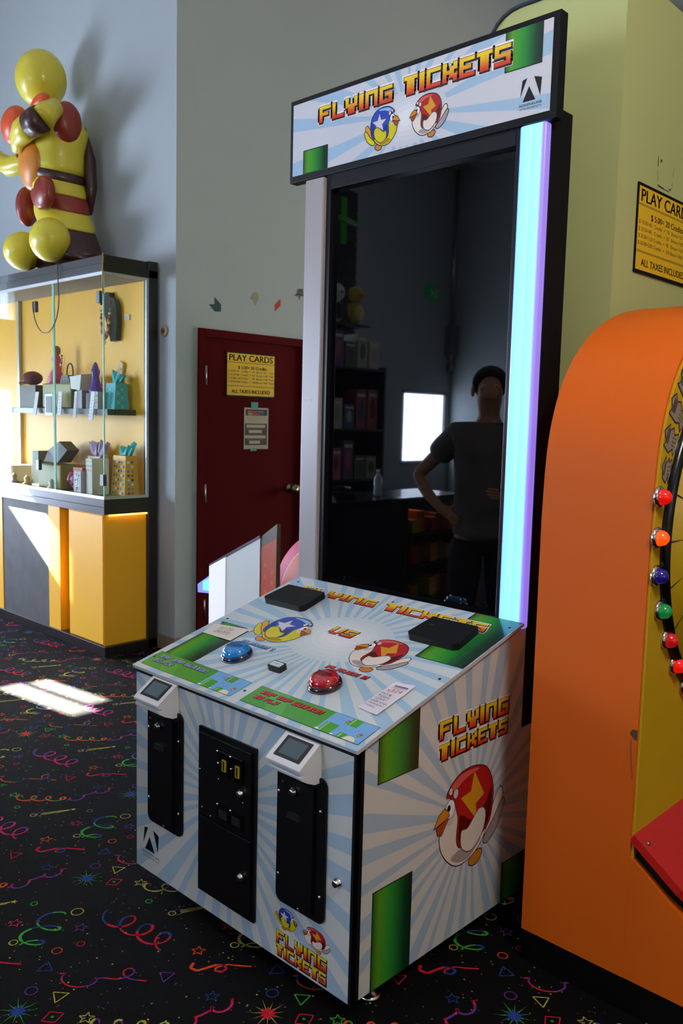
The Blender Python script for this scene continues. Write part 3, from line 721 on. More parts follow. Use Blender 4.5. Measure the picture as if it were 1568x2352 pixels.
# monitor housing, screen and bezel
mb = M(); mb.box(-W0, .0, .752, .862, .60, 2.40, blackm); mb.box(-W0 + .02, -.02, .735, .752, .60, .90, blackm); build(mb, 'rear_housing', cab, bevel=.002)
mb = M(); bz = mat('screen_bezel', '0c0d10', .3)
mb.box(-.873, -.852, .722, .752, .888, 2.36, bz); mb.box(-.100, -.0797, .722, .752, .888, 2.36, bz); mb.box(-.852, -.100, .722, .752, 2.30, 2.36, bz); mb.box(-.852, -.100, .722, .752, .888, .905, bz)
build(mb, 'bezel', cab, bevel=.002)
scr = mat('dark_screen_glass', '040405', .02, spec=1.)
mb = M(); mb.box(-.852, -.100, .744, .7518, .905, 2.30, scr); build(mb, 'screen', cab)
# light columns
wc = mat('unlit_diffuser', 'a49c9c', .35, coat=.3, noise=.03, nscale=6)
def column(x0, x1, mt, name='light_column'):
    mb = M(); mb.box(x0, x1, .708, .740, .892, 2.345, mt); return build(mb, name, cab, bevel=.006, seg=3)
c1 = lab(column(-.967, -.8731, wc), 'unlit grey light column')
mb = M(); mb.box(-.960, -.915, .7072, .708, 1.56, 1.575, mat('sticker_grey', 'd4d4d6', .5)); cv = Canvas(mb, (-.960, .7072, 1.56), (1, 0, 0), (0, 0, 1), (0, -1, 0), PRM); text(cv, 'FT0215-017', .004, .041, .005, .010, '78787c'); build(mb, 'serial_sticker', c1)
mled = bpy.data.materials.new('lit_diffuser'); mled.use_nodes = True; nt = mled.node_tree; b = nt.nodes['Principled BSDF']
b.inputs['Base Color'].default_value = (.15, .15, .17, 1); b.inputs['Roughness'].default_value = .3
tc = nt.nodes.new('ShaderNodeTexCoord'); sp = nt.nodes.new('ShaderNodeSeparateXYZ'); cr_ = nt.nodes.new('ShaderNodeValToRGB'); mp = nt.nodes.new('ShaderNodeMapRange')
mp.inputs[1].default_value = -.043; mp.inputs[2].default_value = .043
nt.links.new(tc.outputs['Object'], sp.inputs[0]); nt.links.new(sp.outputs['X'], mp.inputs[0]); nt.links.new(mp.outputs[0], cr_.inputs[0]); nt.links.new(cr_.outputs[0], b.inputs['Emission Color'])
e = cr_.color_ramp.elements
e[0].position = 0; e[0].color = (.03, .02, .9, 1); e[1].position = 1; e[1].color = (.13, .075, .34, 1)
for p, c in ((.07, (.12, .36, 1., 1)), (.14, (.13, .62, 1.05, 1)), (.45, (.19, .72, 1.08, 1)), (.52, (.13, .60, 1.02, 1)), (.74, (.18, .70, 1.08, 1)), (.84, (.17, .40, 1.1, 1)), (.90, (.16, .12, .8, 1))):
    n = e.new(p); n.color = c
b.inputs['Emission Strength'].default_value = 1.2
c2 = lab(column(-.0797, .006, mled), 'glowing cyan light column')
# sign box on top
mb = M(); mb.box(-1.052, .035, .711, .748, 2.348, 2.633, black); cv = Canvas(mb, (0, .711, 0), (1, 0, 0), (0, 0, 1), (0, -1, 0), print_mat('marquee_print', .25, coat=.3, emit=.0))
mq = build(mb, 'marquee_frame', cab, bevel=.002)
mb = M(); mb.box(-1.036, .013, .7095, .711, 2.370, 2.616, whiteb)
cv = Canvas(mb, (0, .7095, 0), (1, 0, 0), (0, 0, 1), (0, -1, 0), print_mat('marquee_print', .25, coat=.3, emit=.0))
RG = [rect(-1.036, .013, 2.370, 2.616)]
cv.poly(RG[0], 'cfcfd6'); cv.up(); cv.rays(RG, -.50, 2.47, 22, 'a4c0d8', 1.4, .42, .35)
for k in range(5): cv.poly(ellipse(-.50, 2.462, .16 - .028 * k, .085 - .015 * k, 28), ('d0d1d8', 'd4d6dc', 'dadbe0', 'e2e2e6', 'eaeaec')[k]); cv.up()
green_bar(cv, -.978, -.860, 2.371, 2.447, RG[0]); green_bar(cv, -.138, -.020, 2.508, 2.616, RG[0])
blocktext(cv, 'FLYING', -.902, -.568, 2.528, 2.580, w=.0038, hw=.0075); blocktext(cv, 'TICKETS', -.520, -.122, 2.530, 2.586, w=.0038, hw=.0075)
bird(cv, -.424, 2.449, .44, .43, True, .0026); bird(cv, -.600, 2.450, -.44, .43, False, .0026)
a_logo(cv, -.084, 2.396, .070, .078)
build(mb, 'marquee_sign', cab)
mb = M(); mb.box(-.90, -.05, .748, .80, 2.36, 2.60, blackm); build(mb, 'marquee_bracket', cab)

# papers on the deck
rt = thing('paper_note', deck(-.85, .29, 0), 'handwritten OUT OF ORDER note taped over the green block on the control deck', 'note')
mb = M(); Q = [(-.934, .320), (-.920, .255), (-.777, .255), (-.777, .341)]
mb.prism(Q[::1], lambda u, v, w: deck(u, v, w), .0035, .0040, mat('cream_paper', 'd8cfc4', .7))
def bil(q):
    def f(s, t):
        a = Vector(q[0]); b_ = Vector(q[1]); c = Vector(q[2]); d_ = Vector(q[3])
        p = b_.lerp(c, s).lerp(a.lerp(d_, s), t); return (p.x, p.y)
    return f
cv = Canvas(mb, deck(0, 0, .0040), (1, 0, 0), V, N, PRM); f = bil(Q)
text(cv, 'OUT OF', .22, .68, .60, .82, '7c6470', map=lambda x, y: f(x + .05 * math.sin(9 * x), y + .02 * math.sin(17 * x)))
text(cv, 'ORDER', .26, .72, .28, .50, '5c4454', map=lambda x, y: f(x + .03 * math.sin(14 * y), y + .02 * math.sin(15 * x)))
build(mb, 'paper', rt)
for a, b_ in (((-.945, .334), (-.915, .322)), ((-.79, .345), (-.765, .330))): mb = M(); mb.prism(rect(a[0], b_[0], b_[1], a[1]), lambda u, v, w: deck(u, v, w), .0028, .0045, mat('clear_tape', 'c8ccd0', .25)); build(mb, 'tape', rt)
rt = thing('paper_ticket', deck(-.08, .22, 0), 'white receipt with red 324 and handwriting lying near the deck\'s right edge', 'receipt')
mb = M(); Q = [(-.112, .293), (-.121, .149), (-.050, .142), (-.046, .299)]
f = bil(Q); vs = []; fs = []
for i in range(9):
    for j in range(3):
        p = f(j / 2, i / 8); h = .0035 + .004 * max(0, (i - 6) / 2) ** 2 * (1 if j == 2 else .5) + .001 * (j - 1) ** 2
        vs.append(deck(p[0], p[1], h))
for i in range(8):
    for j in range(2): fs.append((i * 3 + j, i * 3 + j + 1, i * 3 + j + 4, i * 3 + j + 3))
mb.add(vs, fs, mat('receipt_paper', 'e0d8e0', .6), True)
cv = Canvas(mb, deck(0, 0, .0052), (1, 0, 0), V, N, PRM)
R = lambda x0, x1, y0, y1, c: cv.poly([f(x0, y0), f(x1, y0), f(x1, y1), f(x0, y1)], c)
R(.2, .85, .865, .905, '28244c'); cv.up()
text(cv, 'SEMACO', .24, .80, .870, .900, 'c8c4e0', map=f)
for y in (.845, .828, .81): R(.18, .86, y, y + .004, '6a6488')
R(.25, .75, .793, .796, '6a6488'); cv.up()
text(cv, 'x324', .12, .82, .68, .775, 'd0604c', map=lambda x, y: f(x, y + .03 * (x - .5)))
for k, (s, x1) in enumerate((('Flying', .62), ('Tickets', .66), ('2 player', .72), ('middle screen', .88), ('(restart game)', .84), ('(movement)', .62))):
    y = .545 - .088 * k; text(cv, s, .08, x1, y, y + .062, '4c4868', map=lambda x, y: f(x + .02 * math.sin(30 * y), y + .008 * math.sin(40 * x)))
build(mb, 'sheet', rt)

# ------------------------------------------------------------------ orange wheel game
org = mat('orange_laminate', 'd45e08', .5, spec=.25, noise=.03, nscale=3)
yel = mat('yellow_laminate', 'c8a014', .5, spec=.3, noise=.03, nscale=3)
wg = thing('prize_wheel_game', (.42, 1.2, 0), 'big orange rounded prize wheel machine with yellow face and coloured lamps', 'arcade machine')
half = [(.54, .09), (.54, 1.25), (.545, 1.37), (.560, 1.48), (.595, 1.58), (.648, 1.662), (.708, 1.72), (.79, 1.775), (.89, 1.817), (.98, 1.84), (1.08, 1.857), (1.2, 1.862)]
half2 = []
for i in range(len(half) - 1):
    a = half[i]; b_ = half[i + 1]
    if i in (0,): half2 += [a]; continue
    p0 = half[i - 1]; p3 = half[min(i + 2, len(half) - 1)]
    for j in range(4):
        t = j / 4
        half2.append(tuple(.5 * ((2 * a[k]) + (-p0[k] + b_[k]) * t + (2 * p0[k] - 5 * a[k] + 4 * b_[k] - p3[k]) * t * t + (-p0[k] + 3 * a[k] - 3 * b_[k] + p3[k]) * t ** 3) if i > 1 else a[k] + (b_[k] - a[k]) * t for k in (0, 1)))
prof = half2 + [(1.2, 1.862)] + [(2.4 - p[0], p[1]) for p in half2[::-1]]
mb = M(); n = len(prof)
vsm = [(x, p[0], p[1]) for x in (.152, .452) for p in prof]
mb.add(vsm, [tuple(range(n))[::-1], tuple(range(n, 2 * n))], org)
mb.add(vsm, [(i, (i + 1) % n, n + (i + 1) % n, n + i) for i in range(n)][:-1], org, True)
body = build(mb, 'body', wg)
inner = [(p[0] + (.006 if p[0] < 1.2 else -.006), p[1] - .006) for p in prof]
mb = M(); mb.prism([(p[0], max(p[1], .10)) for p in inner], lambda u, v, w: (w, u, v), .452, .459, yel); face = build(mb, 'front_panel', wg)
mb = M(); mb.prism([(.4515, .0905), (.84, .0905), (.84, .125), (.4515, .418)], lambda u, v, w: (u, w, v), .5405, 1.8595, org); build(mb, 'pedestal', wg)
mb = M(); mb.box(.153, .835, .542, 1.857, 0, .0895, mat('black_kick_plate', '030303', .8, spec=.1)); build(mb, 'kick_plate', wg)
# scuffed chip at the body edge
mb = M(); cv = Canvas(mb, (0, .5397, 0), (1, 0, 0), (0, 0, 1), (0, -1, 0), PRM)
cv.poly([(.432, .735), (.438, .747), (.452, .748), (.452, .722), (.445, .722)], '4c3418'); cv.line([(.436, .722), (.44, .66), (.446, .62)], .004, 'a84c14'); build(mb, 'chipped_edge', wg)
CY, CZ, CR = 1.092, 1.215, .49
mb = M(); mb.tube([(.462, CY + CR * math.cos(q), CZ + CR * math.sin(q)) for q in [2 * PI * k / 96 for k in range(96)]], .017, blackg, 10, closed=True); build(mb, 'wheel_ring', wg)
mb = M(); mb.rev([(CR - .015, 0), (CR - .015, .006)], (.459, CY, CZ), mat('wheel_yellow', 'c4a018', .3, coat=.4), ax=(1, 0, 0), seg=64)
cv = Canvas(mb, (.4655, CY, CZ), (0, 1, 0), (0, 0, 1), (1, 0, 0), PR)
for k in range(24):
    q = 2 * PI * k / 24
    cv.poly([(.36 * math.cos(q), .36 * math.sin(q)), (.47 * math.cos(q - .006), .47 * math.sin(q - .006)), (.47 * math.cos(q + .006), .47 * math.sin(q + .006))], '302810')
cv.up(); cv.poly(ellipse(0, 0, .33, .33, 48), '101010'); cv.up(); cv.poly(ellipse(0, 0, .30, .30, 48), 'b81c1c')
build(mb, 'wheel', wg)
cols = [('lamp_red', 'c40c06', .55), ('lamp_orange', 'f04008', .9), ('lamp_blue', '1a1078', .12), ('lamp_green', '08803a', .2), ('lamp_crimson', 'a80c12', .35)]
k = 0
for (y, z) in ((.554, 1.333), (.555, 1.233), (.564, 1.138), (.599, 1.046), (.651, .963), (.712, .885), (.79, .812), (.88, .756), (.98, .718), (1.09, .705), (1.2, .716)):
    nm, c, s = cols[k % 5]; k += 1
    mb = M(); mb.rev([(.026, 0), (.027, .005), (.022, .010), (.020, .010)], (.459, y, z), chrome, ax=(1, 0, 0), seg=24); bl = build(mb, 'lamp_bezel', wg)
    mb = M(); mb.rev([(.020, .008), (.0195, .016), (.016, .026), (.009, .032), (.001, .034)], (.459, y, z), mat(nm, c, .12, coat=.8, emit=c, es=s), ax=(1, 0, 0), seg=24); build(mb, 'lamp_lens', bl)
# silver graffiti lettering along the ring
mb = M(); cv = Canvas(mb, (.4592, CY, CZ), (0, 1, 0), (0, 0, 1), (1, 0, 0), PR); rg = random.Random(3)
for k in range(9):
    q0 = PI - .35 - k * .135
    def pol(r, a): return (r * math.cos(a), r * math.sin(a))
    base = [(.505, .0), (.515, -.05), (.53, -.02), (.555, -.055), (.60, -.048), (.592, -.02), (.615, .0), (.60, .045), (.585, .02), (.56, .055), (.545, .03), (.52, .06)]
    sf = (.42, .72, .9)[k] if k < 3 else 1.
    pts = [pol(.508 + (r - .505) * sf + rg.uniform(-.004, .004), q0 - a * .95 + rg.uniform(-.006, .006)) for r, a in base]
    cv.poly(grow(pts, .004) , '30201c'); cv.up(); cv.poly(pts, '9c8a78'); cv.up()
    cv.poly([pol(.508 + .07 * sf, q0 + .03), pol(.508 + .095 * sf, q0 + .035), pol(.508 + .097 * sf, q0 - .03), pol(.508 + .075 * sf, q0 - .035)], '5c4438'); cv.poly([pol(.508 + .025 * sf, q0 + .012), pol(.508 + .04 * sf, q0 + .014), pol(.508 + .042 * sf, q0 - .012), pol(.508 + .025 * sf, q0 - .01)], 'a08418'); cv.up()
    for j in range(3): cv.line([pol(.508 + .012 * sf, q0 - .03 + .02 * j), pol(.508 + .05 * sf, q0 - .015 + .018 * j)], .0018, '382420')
    cv.up()
build(mb, 'lettering', wg)
# red apron shelf
red = mat('red_laminate', 'c01a12', .35, coat=.1)
sl = Vector((.80, 0, -.60)).normalized(); sn = Vector((.60, 0, .80)).normalized()
sp_ = [(0, .540), (.16, .541), (.30, .57), (.40, .66), (.44, .80), (.45, 1.2), (.44, 1.6), (.40, 1.74), (.30, 1.83), (.16, 1.859), (0, 1.86)]
mb = M(); mb.prism(sp_, lambda u, v, w: Vector((.459, v, .478)) + sl * u + sn * w, -.022, 0, red); ap = build(mb, 'apron', wg, bevel=.003)
mb = M(); mb.prism([(p[0] * .9, p[1] + (.02 if p[1] < 1.2 else -.02)) for p in sp_], lambda u, v, w: Vector((.459, v, .478)) + sl * u + sn * w, -.055, -.023, blackm); build(mb, 'apron_underside', wg)
mb = M(); p = Vector((.459, .565, .478)) + sl * .035; mb.rev([(.0065, 0), (.006, .003), (.002, .004)], p, steel, ax=sn, seg=12); build(mb, 'screw', ap)

# ------------------------------------------------------------------ low kids' game behind the cabinet
kg = thing('kiddie_game', (-1.9, 1.35, 0), 'low white sloped game with red screen and pink round back beside the red door', 'arcade machine')
wl = mat('white_game_side', 'c8c8c2', .45)
mb = M(); mb.prism([(-2.012, 0), (-1.754, 0), (-1.754, .926), (-2.012, .806)], lambda u, v, w: (u, w, v), 1.2, 1.235, wl); mb.box(-2.10, -1.66, 1.235, 1.6, 0, .56, wl); build(mb, 'body', kg)
mb = M(); mb.prism([(-2.144, 0), (-2.0125, 0), (-2.0125, .806), (-2.144, .745)], lambda u, v, w: (u, w, v), 1.196, 1.235, mat('white_glow_nose', 'ece8e6', .3, emit='d8dcf0', es=.22)); build(mb, 'nose_panel', kg)  # faint emission put in to brighten this panel; it is no lamp
mb = M(); mb.prism([(-2.144, .736), (-1.752, .928), (-1.752, .94), (-2.144, .748)], lambda u, v, w: (u, w, v), 1.196, 1.27, mat('grey_trim', '5a525c', .3, metal=.6)); build(mb, 'top_trim', kg)
mb = M(); mb.prism([(-1.753, 0), (-1.640, 0), (-1.640, 1.005), (-1.753, .932)], lambda u, v, w: (u, w, v), 1.205, 1.23, mat('brown_bezel', '5c4c3c', .4))
cv = Canvas(mb, (0, 1.205, 0), (1, 0, 0), (0, 0, 1), (0, -1, 0), PR)
T_ = lin('b8604c'); B_ = lin('cc3420')
cv.poly([(-1.750, .2), (-1.643, .2), (-1.643, .935), (-1.750, .880)], None, lambda p: tuple(B_[i] + (T_[i] - B_[i]) * max(0, min(1, (p[1] - .6) / .33)) for i in range(3)))
cv.up()
for a, b_ in ((-1.72, .80), (-1.67, .77), (-1.72, .74), (-1.67, .72), (-1.72, .67)): cv.poly(ellipse(a, b_, .009, .012, 10), 'c87040')
build(mb, 'graphic_panel', kg)
mb = M(); mb.rev([(.42, 0), (.42, .04)], (-1.53, 1.50, .54), mat('pink_laminate', 'c83460', .5), ax=(0, -1, 0), seg=64); pd = build(mb, 'round_back', kg)
mb = M(); mb.rev([(.367, 0), (.367, .004)], (-1.53, 1.4595, .54), mat('cream_line', 'e0a898', .4), ax=(0, -1, 0), seg=64); build(mb, 'ring_line', pd)
mb = M(); mb.rev([(.360, 0), (.360, .004)], (-1.53, 1.455, .54), mat('peach_laminate', 'd86034', .5), ax=(0, -1, 0), seg=64); build(mb, 'inner_disc', pd)
mb = M(); pl = mat('violet_lit_acrylic', '8088e0', .2, emit='6c70ff', es=.6)
mb.prism([(-2.245, .628), (-2.1445, .688), (-2.1445, .594), (-2.244, .585)], lambda u, v, w: (u, w, v), 1.2, 1.4, pl)
mb.prism([(-2.20, .648), (-2.146, .676), (-2.146, .606), (-2.20, .602)], lambda u, v, w: (u, w, v), 1.1985, 1.2, mat('cyan_lit_acrylic', '90d0f0', .2, emit='58c0f0', es=.55)); build(mb, 'light_wing', kg)

# ------------------------------------------------------------------ glass display case
dkb = mat('dark_brown_laminate', '1c1718', .35, coat=.2)
yw = mat('yellow_case_panel', 'f0b01c', .5, noise=.03, nscale=3)
alu = mat('aluminium_trim', 'b8babc', .35, metal=.7)
case = thing('display_case', (-4.9, 1.45, 0), 'tall glass prize display case with yellow panels and dark frame against the grey wall', 'display case')
XR = -3.27; XL = -6.6; YF0 = 1.264
mb = M(); mb.box(XL, XR, YF0, 1.645, 0, .065, dkb); build(mb, 'plinth', case, bevel=.003)
mb = M(); mb.box(XL, XR - .002, YF0, 1.645, .888, .982, dkb); mb.box(XL, -3.884, YF0 - .003, YF0, .932, .935, blackm); mb.box(-3.872, XR, YF0 - .003, YF0, .932, .935, blackm); build(mb, 'counter_band', case, bevel=.002)
mb = M(); mb.box(XL, XR, YF0, 1.645, 2.338, 2.385, dkb); mb.box(XL + .3, XR - .01, YF0 + .01, 1.645, 2.385, 2.435, dkb); mb.box(XL, XR - .03, YF0 + .02, 1.60, 2.330, 2.338, mat('grey_case_ceiling', '9a9490', .7)); build(mb, 'top_box', case, bevel=.002)
mb = M(); mb.box(-3.325, XR, 1.578, 1.645, 0, 2.44, dkb); build(mb, 'corner_post', case, bevel=.003)
mb = M(); mb.box(XL, -3.325, 1.60, 1.63, .98, 2.335, yw); build(mb, 'back_panel', case)
mb = M(); mb.box(-5.035, -5.005, 1.575, 1.60, .982, 2.335, alu); build(mb, 'divider', case)
mb = M(); mb.box(XL, XR, YF0 - .002, YF0 + .012, .982, 1.0, alu); mb.box(XR - .012, XR, YF0 + .012, 1.578, .982, 1.0, alu)
mb.box(XL, XR, YF0 - .002, YF0 + .012, 2.318, 2.336, alu); mb.box(XR - .012, XR, YF0 + .012, 1.578, 2.322, 2.336, alu); mb.box(XR - .012, XR, 1.562, 1.578, 1.0, 2.322, alu); build(mb, 'glass_frame', case)
mb = M(); mb.box(XL, -3.34, 1.28, 1.60, .983, .988, mat('case_floor', '6c6a64', .5)); build(mb, 'case_floor', case)
# thin clear glass
g = bpy.data.materials.new('clear_glass'); g.use_nodes = True; nt = g.node_tree; nt.nodes.clear()
o_ = nt.nodes.new('ShaderNodeOutputMaterial'); mx = nt.nodes.new('ShaderNodeMixShader'); tr = nt.nodes.new('ShaderNodeBsdfTransparent'); gs = nt.nodes.new('ShaderNodeBsdfGlossy'); ge = nt.nodes.new('ShaderNodeNewGeometry'); dp = nt.nodes.new('ShaderNodeVectorMath'); dp.operation = 'DOT_PRODUCT'
ab = nt.nodes.new('ShaderNodeMath'); ab.operation = 'ABSOLUTE'; om = nt.nodes.new('ShaderNodeMath'); om.operation = 'SUBTRACT'; om.inputs[0].default_value = 1; pw = nt.nodes.new('ShaderNodeMath'); pw.operation = 'POWER'; pw.inputs[1].default_value = 5; fr = nt.nodes.new('ShaderNodeMath'); fr.operation = 'MULTIPLY_ADD'; fr.inputs[1].default_value = .95; fr.inputs[2].default_value = .035
nt.links.new(ge.outputs['Normal'], dp.inputs[0]); nt.links.new(ge.outputs['Incoming'], dp.inputs[1]); nt.links.new(dp.outputs['Value'], ab.inputs[0]); nt.links.new(ab.outputs[0], om.inputs[1]); nt.links.new(om.outputs[0], pw.inputs[0]); nt.links.new(pw.outputs[0], fr.inputs[0])
tr.inputs[0].default_value = (.96, .99, .98, 1); gs.inputs['Roughness'].default_value = .02
nt.links.new(fr.outputs[0], mx.inputs[0]); nt.links.new(tr.outputs[0], mx.inputs[1]); nt.links.new(gs.outputs[0], mx.inputs[2]); nt.links.new(mx.outputs[0], o_.inputs[0])
MATS['clear_glass'] = g
mint = mat('mint_glass_edge', '9cd8c4', .2, coat=.6)
def pane(x0, x1, y0, y1):
    mb = M(); mb.box(x0, x1, y0, y1, 1.0, 2.32, g)
    p = build(mb, 'glass_pane', case); return p
for a, b_ in ((-3.872, -3.276), (-5.0, -3.886), (-6.55, -5.01)):
    p = pane(a, b_, YF0 + .002, YF0 + .008)
    for x in (a, b_):
        mb = M(); mb.box(x - .0035, x + .0035, YF0 + .001, YF0 + .009, 1.0, 2.32, mint); build(mb, 'glass_edge', p)
p = pane(XR - .008, XR - .002, YF0 + .012, 1.562)
clipm = mat('clip_steel', '55565a', .4, metal=.6)
for x, z in ((-3.319, 2.19), (-3.285, 1.10), (-4.10, 1.15), (-4.12, 2.19)):
    mb = M(); mb.box(x - .018, x + .018, YF0 - .008, YF0 + .016, z - .035, z + .035, clipm); build(mb, 'glass_clip', case, bevel=.002)
# lower cupboards
yw2 = yw
mb = M(); mb.box(-3.735, -3.30, 1.285, 1.578, .065, .888, yw2); mb.box(-3.3, -3.296, 1.275, 1.578, .065, .888, yw2); build(mb, 'cupboard', case, bevel=.002)
mb = M(); mb.box(-3.715, -3.305, 1.272, 1.285, .075, .880, yw2); build(mb, 'cupboard_door', case, bevel=.002)
mb = M(); mb.box(-3.99, -3.835, 1.272, 1.60, .065, .888, yw2); mb.box(-3.835, -3.735, 1.40, 1.60, .065, .888, yw2); build(mb, 'pier', case, bevel=.002)
mb = M(); mb.box(-4.675, -3.99, 1.276, 1.60, .065, .888, mat('scuffed_dark_panel', '4a4644', .7, noise=.5, nscale=7)); build(mb, 'kick_panel', case)
mb = M(); mb.box(XL, -4.675, 1.272, 1.60, .065, .888, yw2); build(mb, 'pier', case, bevel=.002)
mb = M(); mb.box(-3.28, -3.272, 1.30, 1.57, .878, .886, mat('warm_strip_light', 'ffd070', .4, emit='ffc050', es=3.0)); build(mb, 'strip_light', case)
mb = M(); mb.box(-5.0, -3.447, 1.395, 1.60, 1.492, 1.530, dkb); build(mb, 'shelf', case, bevel=.002)
mb = M(); mb.tube([(-3.955 + .175 * math.cos(q), 1.254, 2.22 + .21 * math.sin(q)) for q in [PI * (1 + k / 16) for k in range(17)]] + [(-3.785, 1.252, 2.32), (-3.79, 1.252, 2.40), (-3.82, 1.27, 2.4455), (-3.84, 1.30, 2.441)], .0035, mat('thin_cable', '3c3630', .6), 6)
tag(build(mb, 'power_cable'), 'thin dark cable looping down over the display case glass', 'cable')
mb = M(); mb.tube([(-3.31, 1.32, 2.441), (-3.275, 1.265, 2.441), (-3.262, 1.257, 2.42), (-3.262, 1.256, 2.33), (-3.263, 1.256, 2.20)], .004, mat('gold_tinsel', 'a8863c', .4, metal=.5), 6)
tag(build(mb, 'gold_ribbon'), 'short golden ribbon hanging at the display case front corner', 'ribbon')
SHZ = 1.5305; BZ = .9885
def polka(mb, x0, x1, y, z0, z1, bg, cols, s=.03, xs=None):
    cv = Canvas(mb, (0, y, 0), (1, 0, 0), (0, 0, 1), (0, -1, 0), PRM); cv.poly(rect(x0, x1, z0, z1), bg); cv.up(); k = 0
    nx = max(1, int((x1 - x0) / s)); nz = max(1, int((z1 - z0) / s))
    for i in range(nx):
        for j in range(nz):
            cv.poly(ellipse(x0 + (i + .5) * (x1 - x0) / nx, z0 + (j + .5) * (z1 - z0) / nz, s * .3, s * .3, 10), cols[k % len(cols)]); k += 1
def tissue(mb, c, r, h, mt, seed=1):
    rg = random.Random(seed)
    for k in range(5):
        a = 2 * PI * k / 5 + rg.random(); q = Vector((math.cos(a) * r * .5, math.sin(a) * r * .3, 0)); tp = Vector((math.cos(a) * r * 1.1, math.sin(a) * r * .5, h * rg.uniform(.6, 1.05)))
        vs = [Vector(c) + q * .2, Vector(c) + q + Vector((r * .5, 0, h * .15)), Vector(c) + tp, Vector(c) + q + Vector((-r * .5, .01, h * .2)), Vector(c) + tp * .8 + Vector((r * .4, .02, h * .05))]
        mb.add(vs, [(0, 1, 4), (0, 4, 2), (0, 2, 3), (1, 4, 3)], mt)
def gift_bag(x0, x1, y0, y1, z0, h, bg, cols, tmat, label, seed, th=.07, flip=True):
    rt = thing('gift_bag', ((x0 + x1) / 2, (y0 + y1) / 2, z0), label, 'gift bag', 'gift bags in the display case')
    mb = M(); mt = mat('bag_' + bg, bg, .5)
    mb.add([(x0, y0, z0), (x1, y0, z0), (x1, y1, z0), (x0, y1, z0), (x0 + .008, y0 + .015, z0 + h), (x1 - .008, y0 + .015, z0 + h), (x1 - .008, y1 - .015, z0 + h), (x0 + .008, y1 - .015, z0 + h)],
           [(0, 3, 2, 1), (0, 1, 5, 4), (1, 2, 6, 5), (2, 3, 7, 6), (3, 0, 4, 7)], mt)
    n = Vector((0, -h, -.015)).normalized(); vv = Vector((0, .015, h)).normalized()
    cv = Canvas(mb, (x0, y0, z0), (1, 0, 0), vv, n, PRM); k = 0; s = .028
    nx = int((x1 - x0 - .016) / s); nz = int(h / s)
    for i in range(nx):
        for j in range(nz): cv.poly(ellipse(.012 + (i + .5) * s, (j + .5) * s, s * .33, s * .33, 10), cols[(i + 2 * j) % len(cols)])
    cv2 = Canvas(mb, (x1, y0, z0), Vector((0, 1, 0)), Vector((-.008, 0, h)).normalized(), Vector((1, 0, .05)).normalized(), PRM)
    for i in range(int((y1 - y0 - .03) / s)):
        for j in range(nz): cv2.poly(ellipse(.018 + (i + .5) * s, (j + .5) * s, s * .33, s * .33, 10), cols[(i + j) % len(cols)])
    build(mb, 'bag', rt)
    mb = M(); tissue(mb, ((x0 + x1) / 2, (y0 + y1) / 2, z0 + h - .01), (x1 - x0) * .5, th, tmat, seed); build(mb, 'tissue', rt)
    return rt
teal = mat('teal_tissue', '38b0b4', .6); lilac = mat('lilac_tissue', 'b498b8', .6)
gift_bag(-3.60, -3.475, 1.46, 1.57, SHZ, .165, '28a0a8', ['1c8c9c', '60c0b0'], teal, 'teal gift bag with teal tissue on the black shelf', 4, .10)
gift_bag(-3.52, -3.36, 1.46, 1.57, BZ, .25, 'd8a020', ['204c90', 'c84c20', '50a0c0', 'e8e0c0'], teal, 'tall yellow dotted gift bag with teal tissue in the bottom right of the case', 8, .10)
gift_bag(-3.87, -3.70, 1.48, 1.57, BZ, .23, 'b8a488', ['4878b0', 'c87838', 'e8e4d0'], lilac, 'dotted gift bag with lilac tissue behind the case corner', 11, .13)
# polka dot carton lid, doll box
mb = M(); mb.box(-3.60, -3.525, 1.33, 1.45, BZ, BZ + .225, mat('dotted_carton', 'd8d4c4', .5)); polka(mb, -3.60, -3.525, 1.3298, BZ + .14, BZ + .223, 'e0dccc', ['d07830', '5878b8', '98a860'], .022)
tag(build(mb, 'gift_box'), 'small white dotted gift box left of the yellow dotted bag', 'box')
mb = M(); mb.box(-3.70, -3.61, 1.30, 1.42, BZ, BZ + .145, mat('grey_print_carton', 'b4aeb4', .4))
cv = Canvas(mb, (0, 1.2998, 0), (1, 0, 0), (0, 0, 1), (0, -1, 0), PRM); rg = random.Random(4)
for k in range(14): cv.poly(ellipse(-3.655 + rg.uniform(-.03, .03), BZ + .02 + .008 * k, rg.uniform(.004, .012), .006, 8), rg.choice(('3c3444', '6c6070', 'e0dce4', '504858')))
tag(build(mb, 'toy_box'), 'grey and white printed toy box at the bottom corner of the case', 'box')
mb = M(); mb.box(-3.725, -3.61, 1.31, 1.42, BZ + .1455, BZ + .165, mat('red_lid', 'b82020', .4)); tag(build(mb, 'red_case'), 'thin red box lying on the grey printed toy box', 'box')
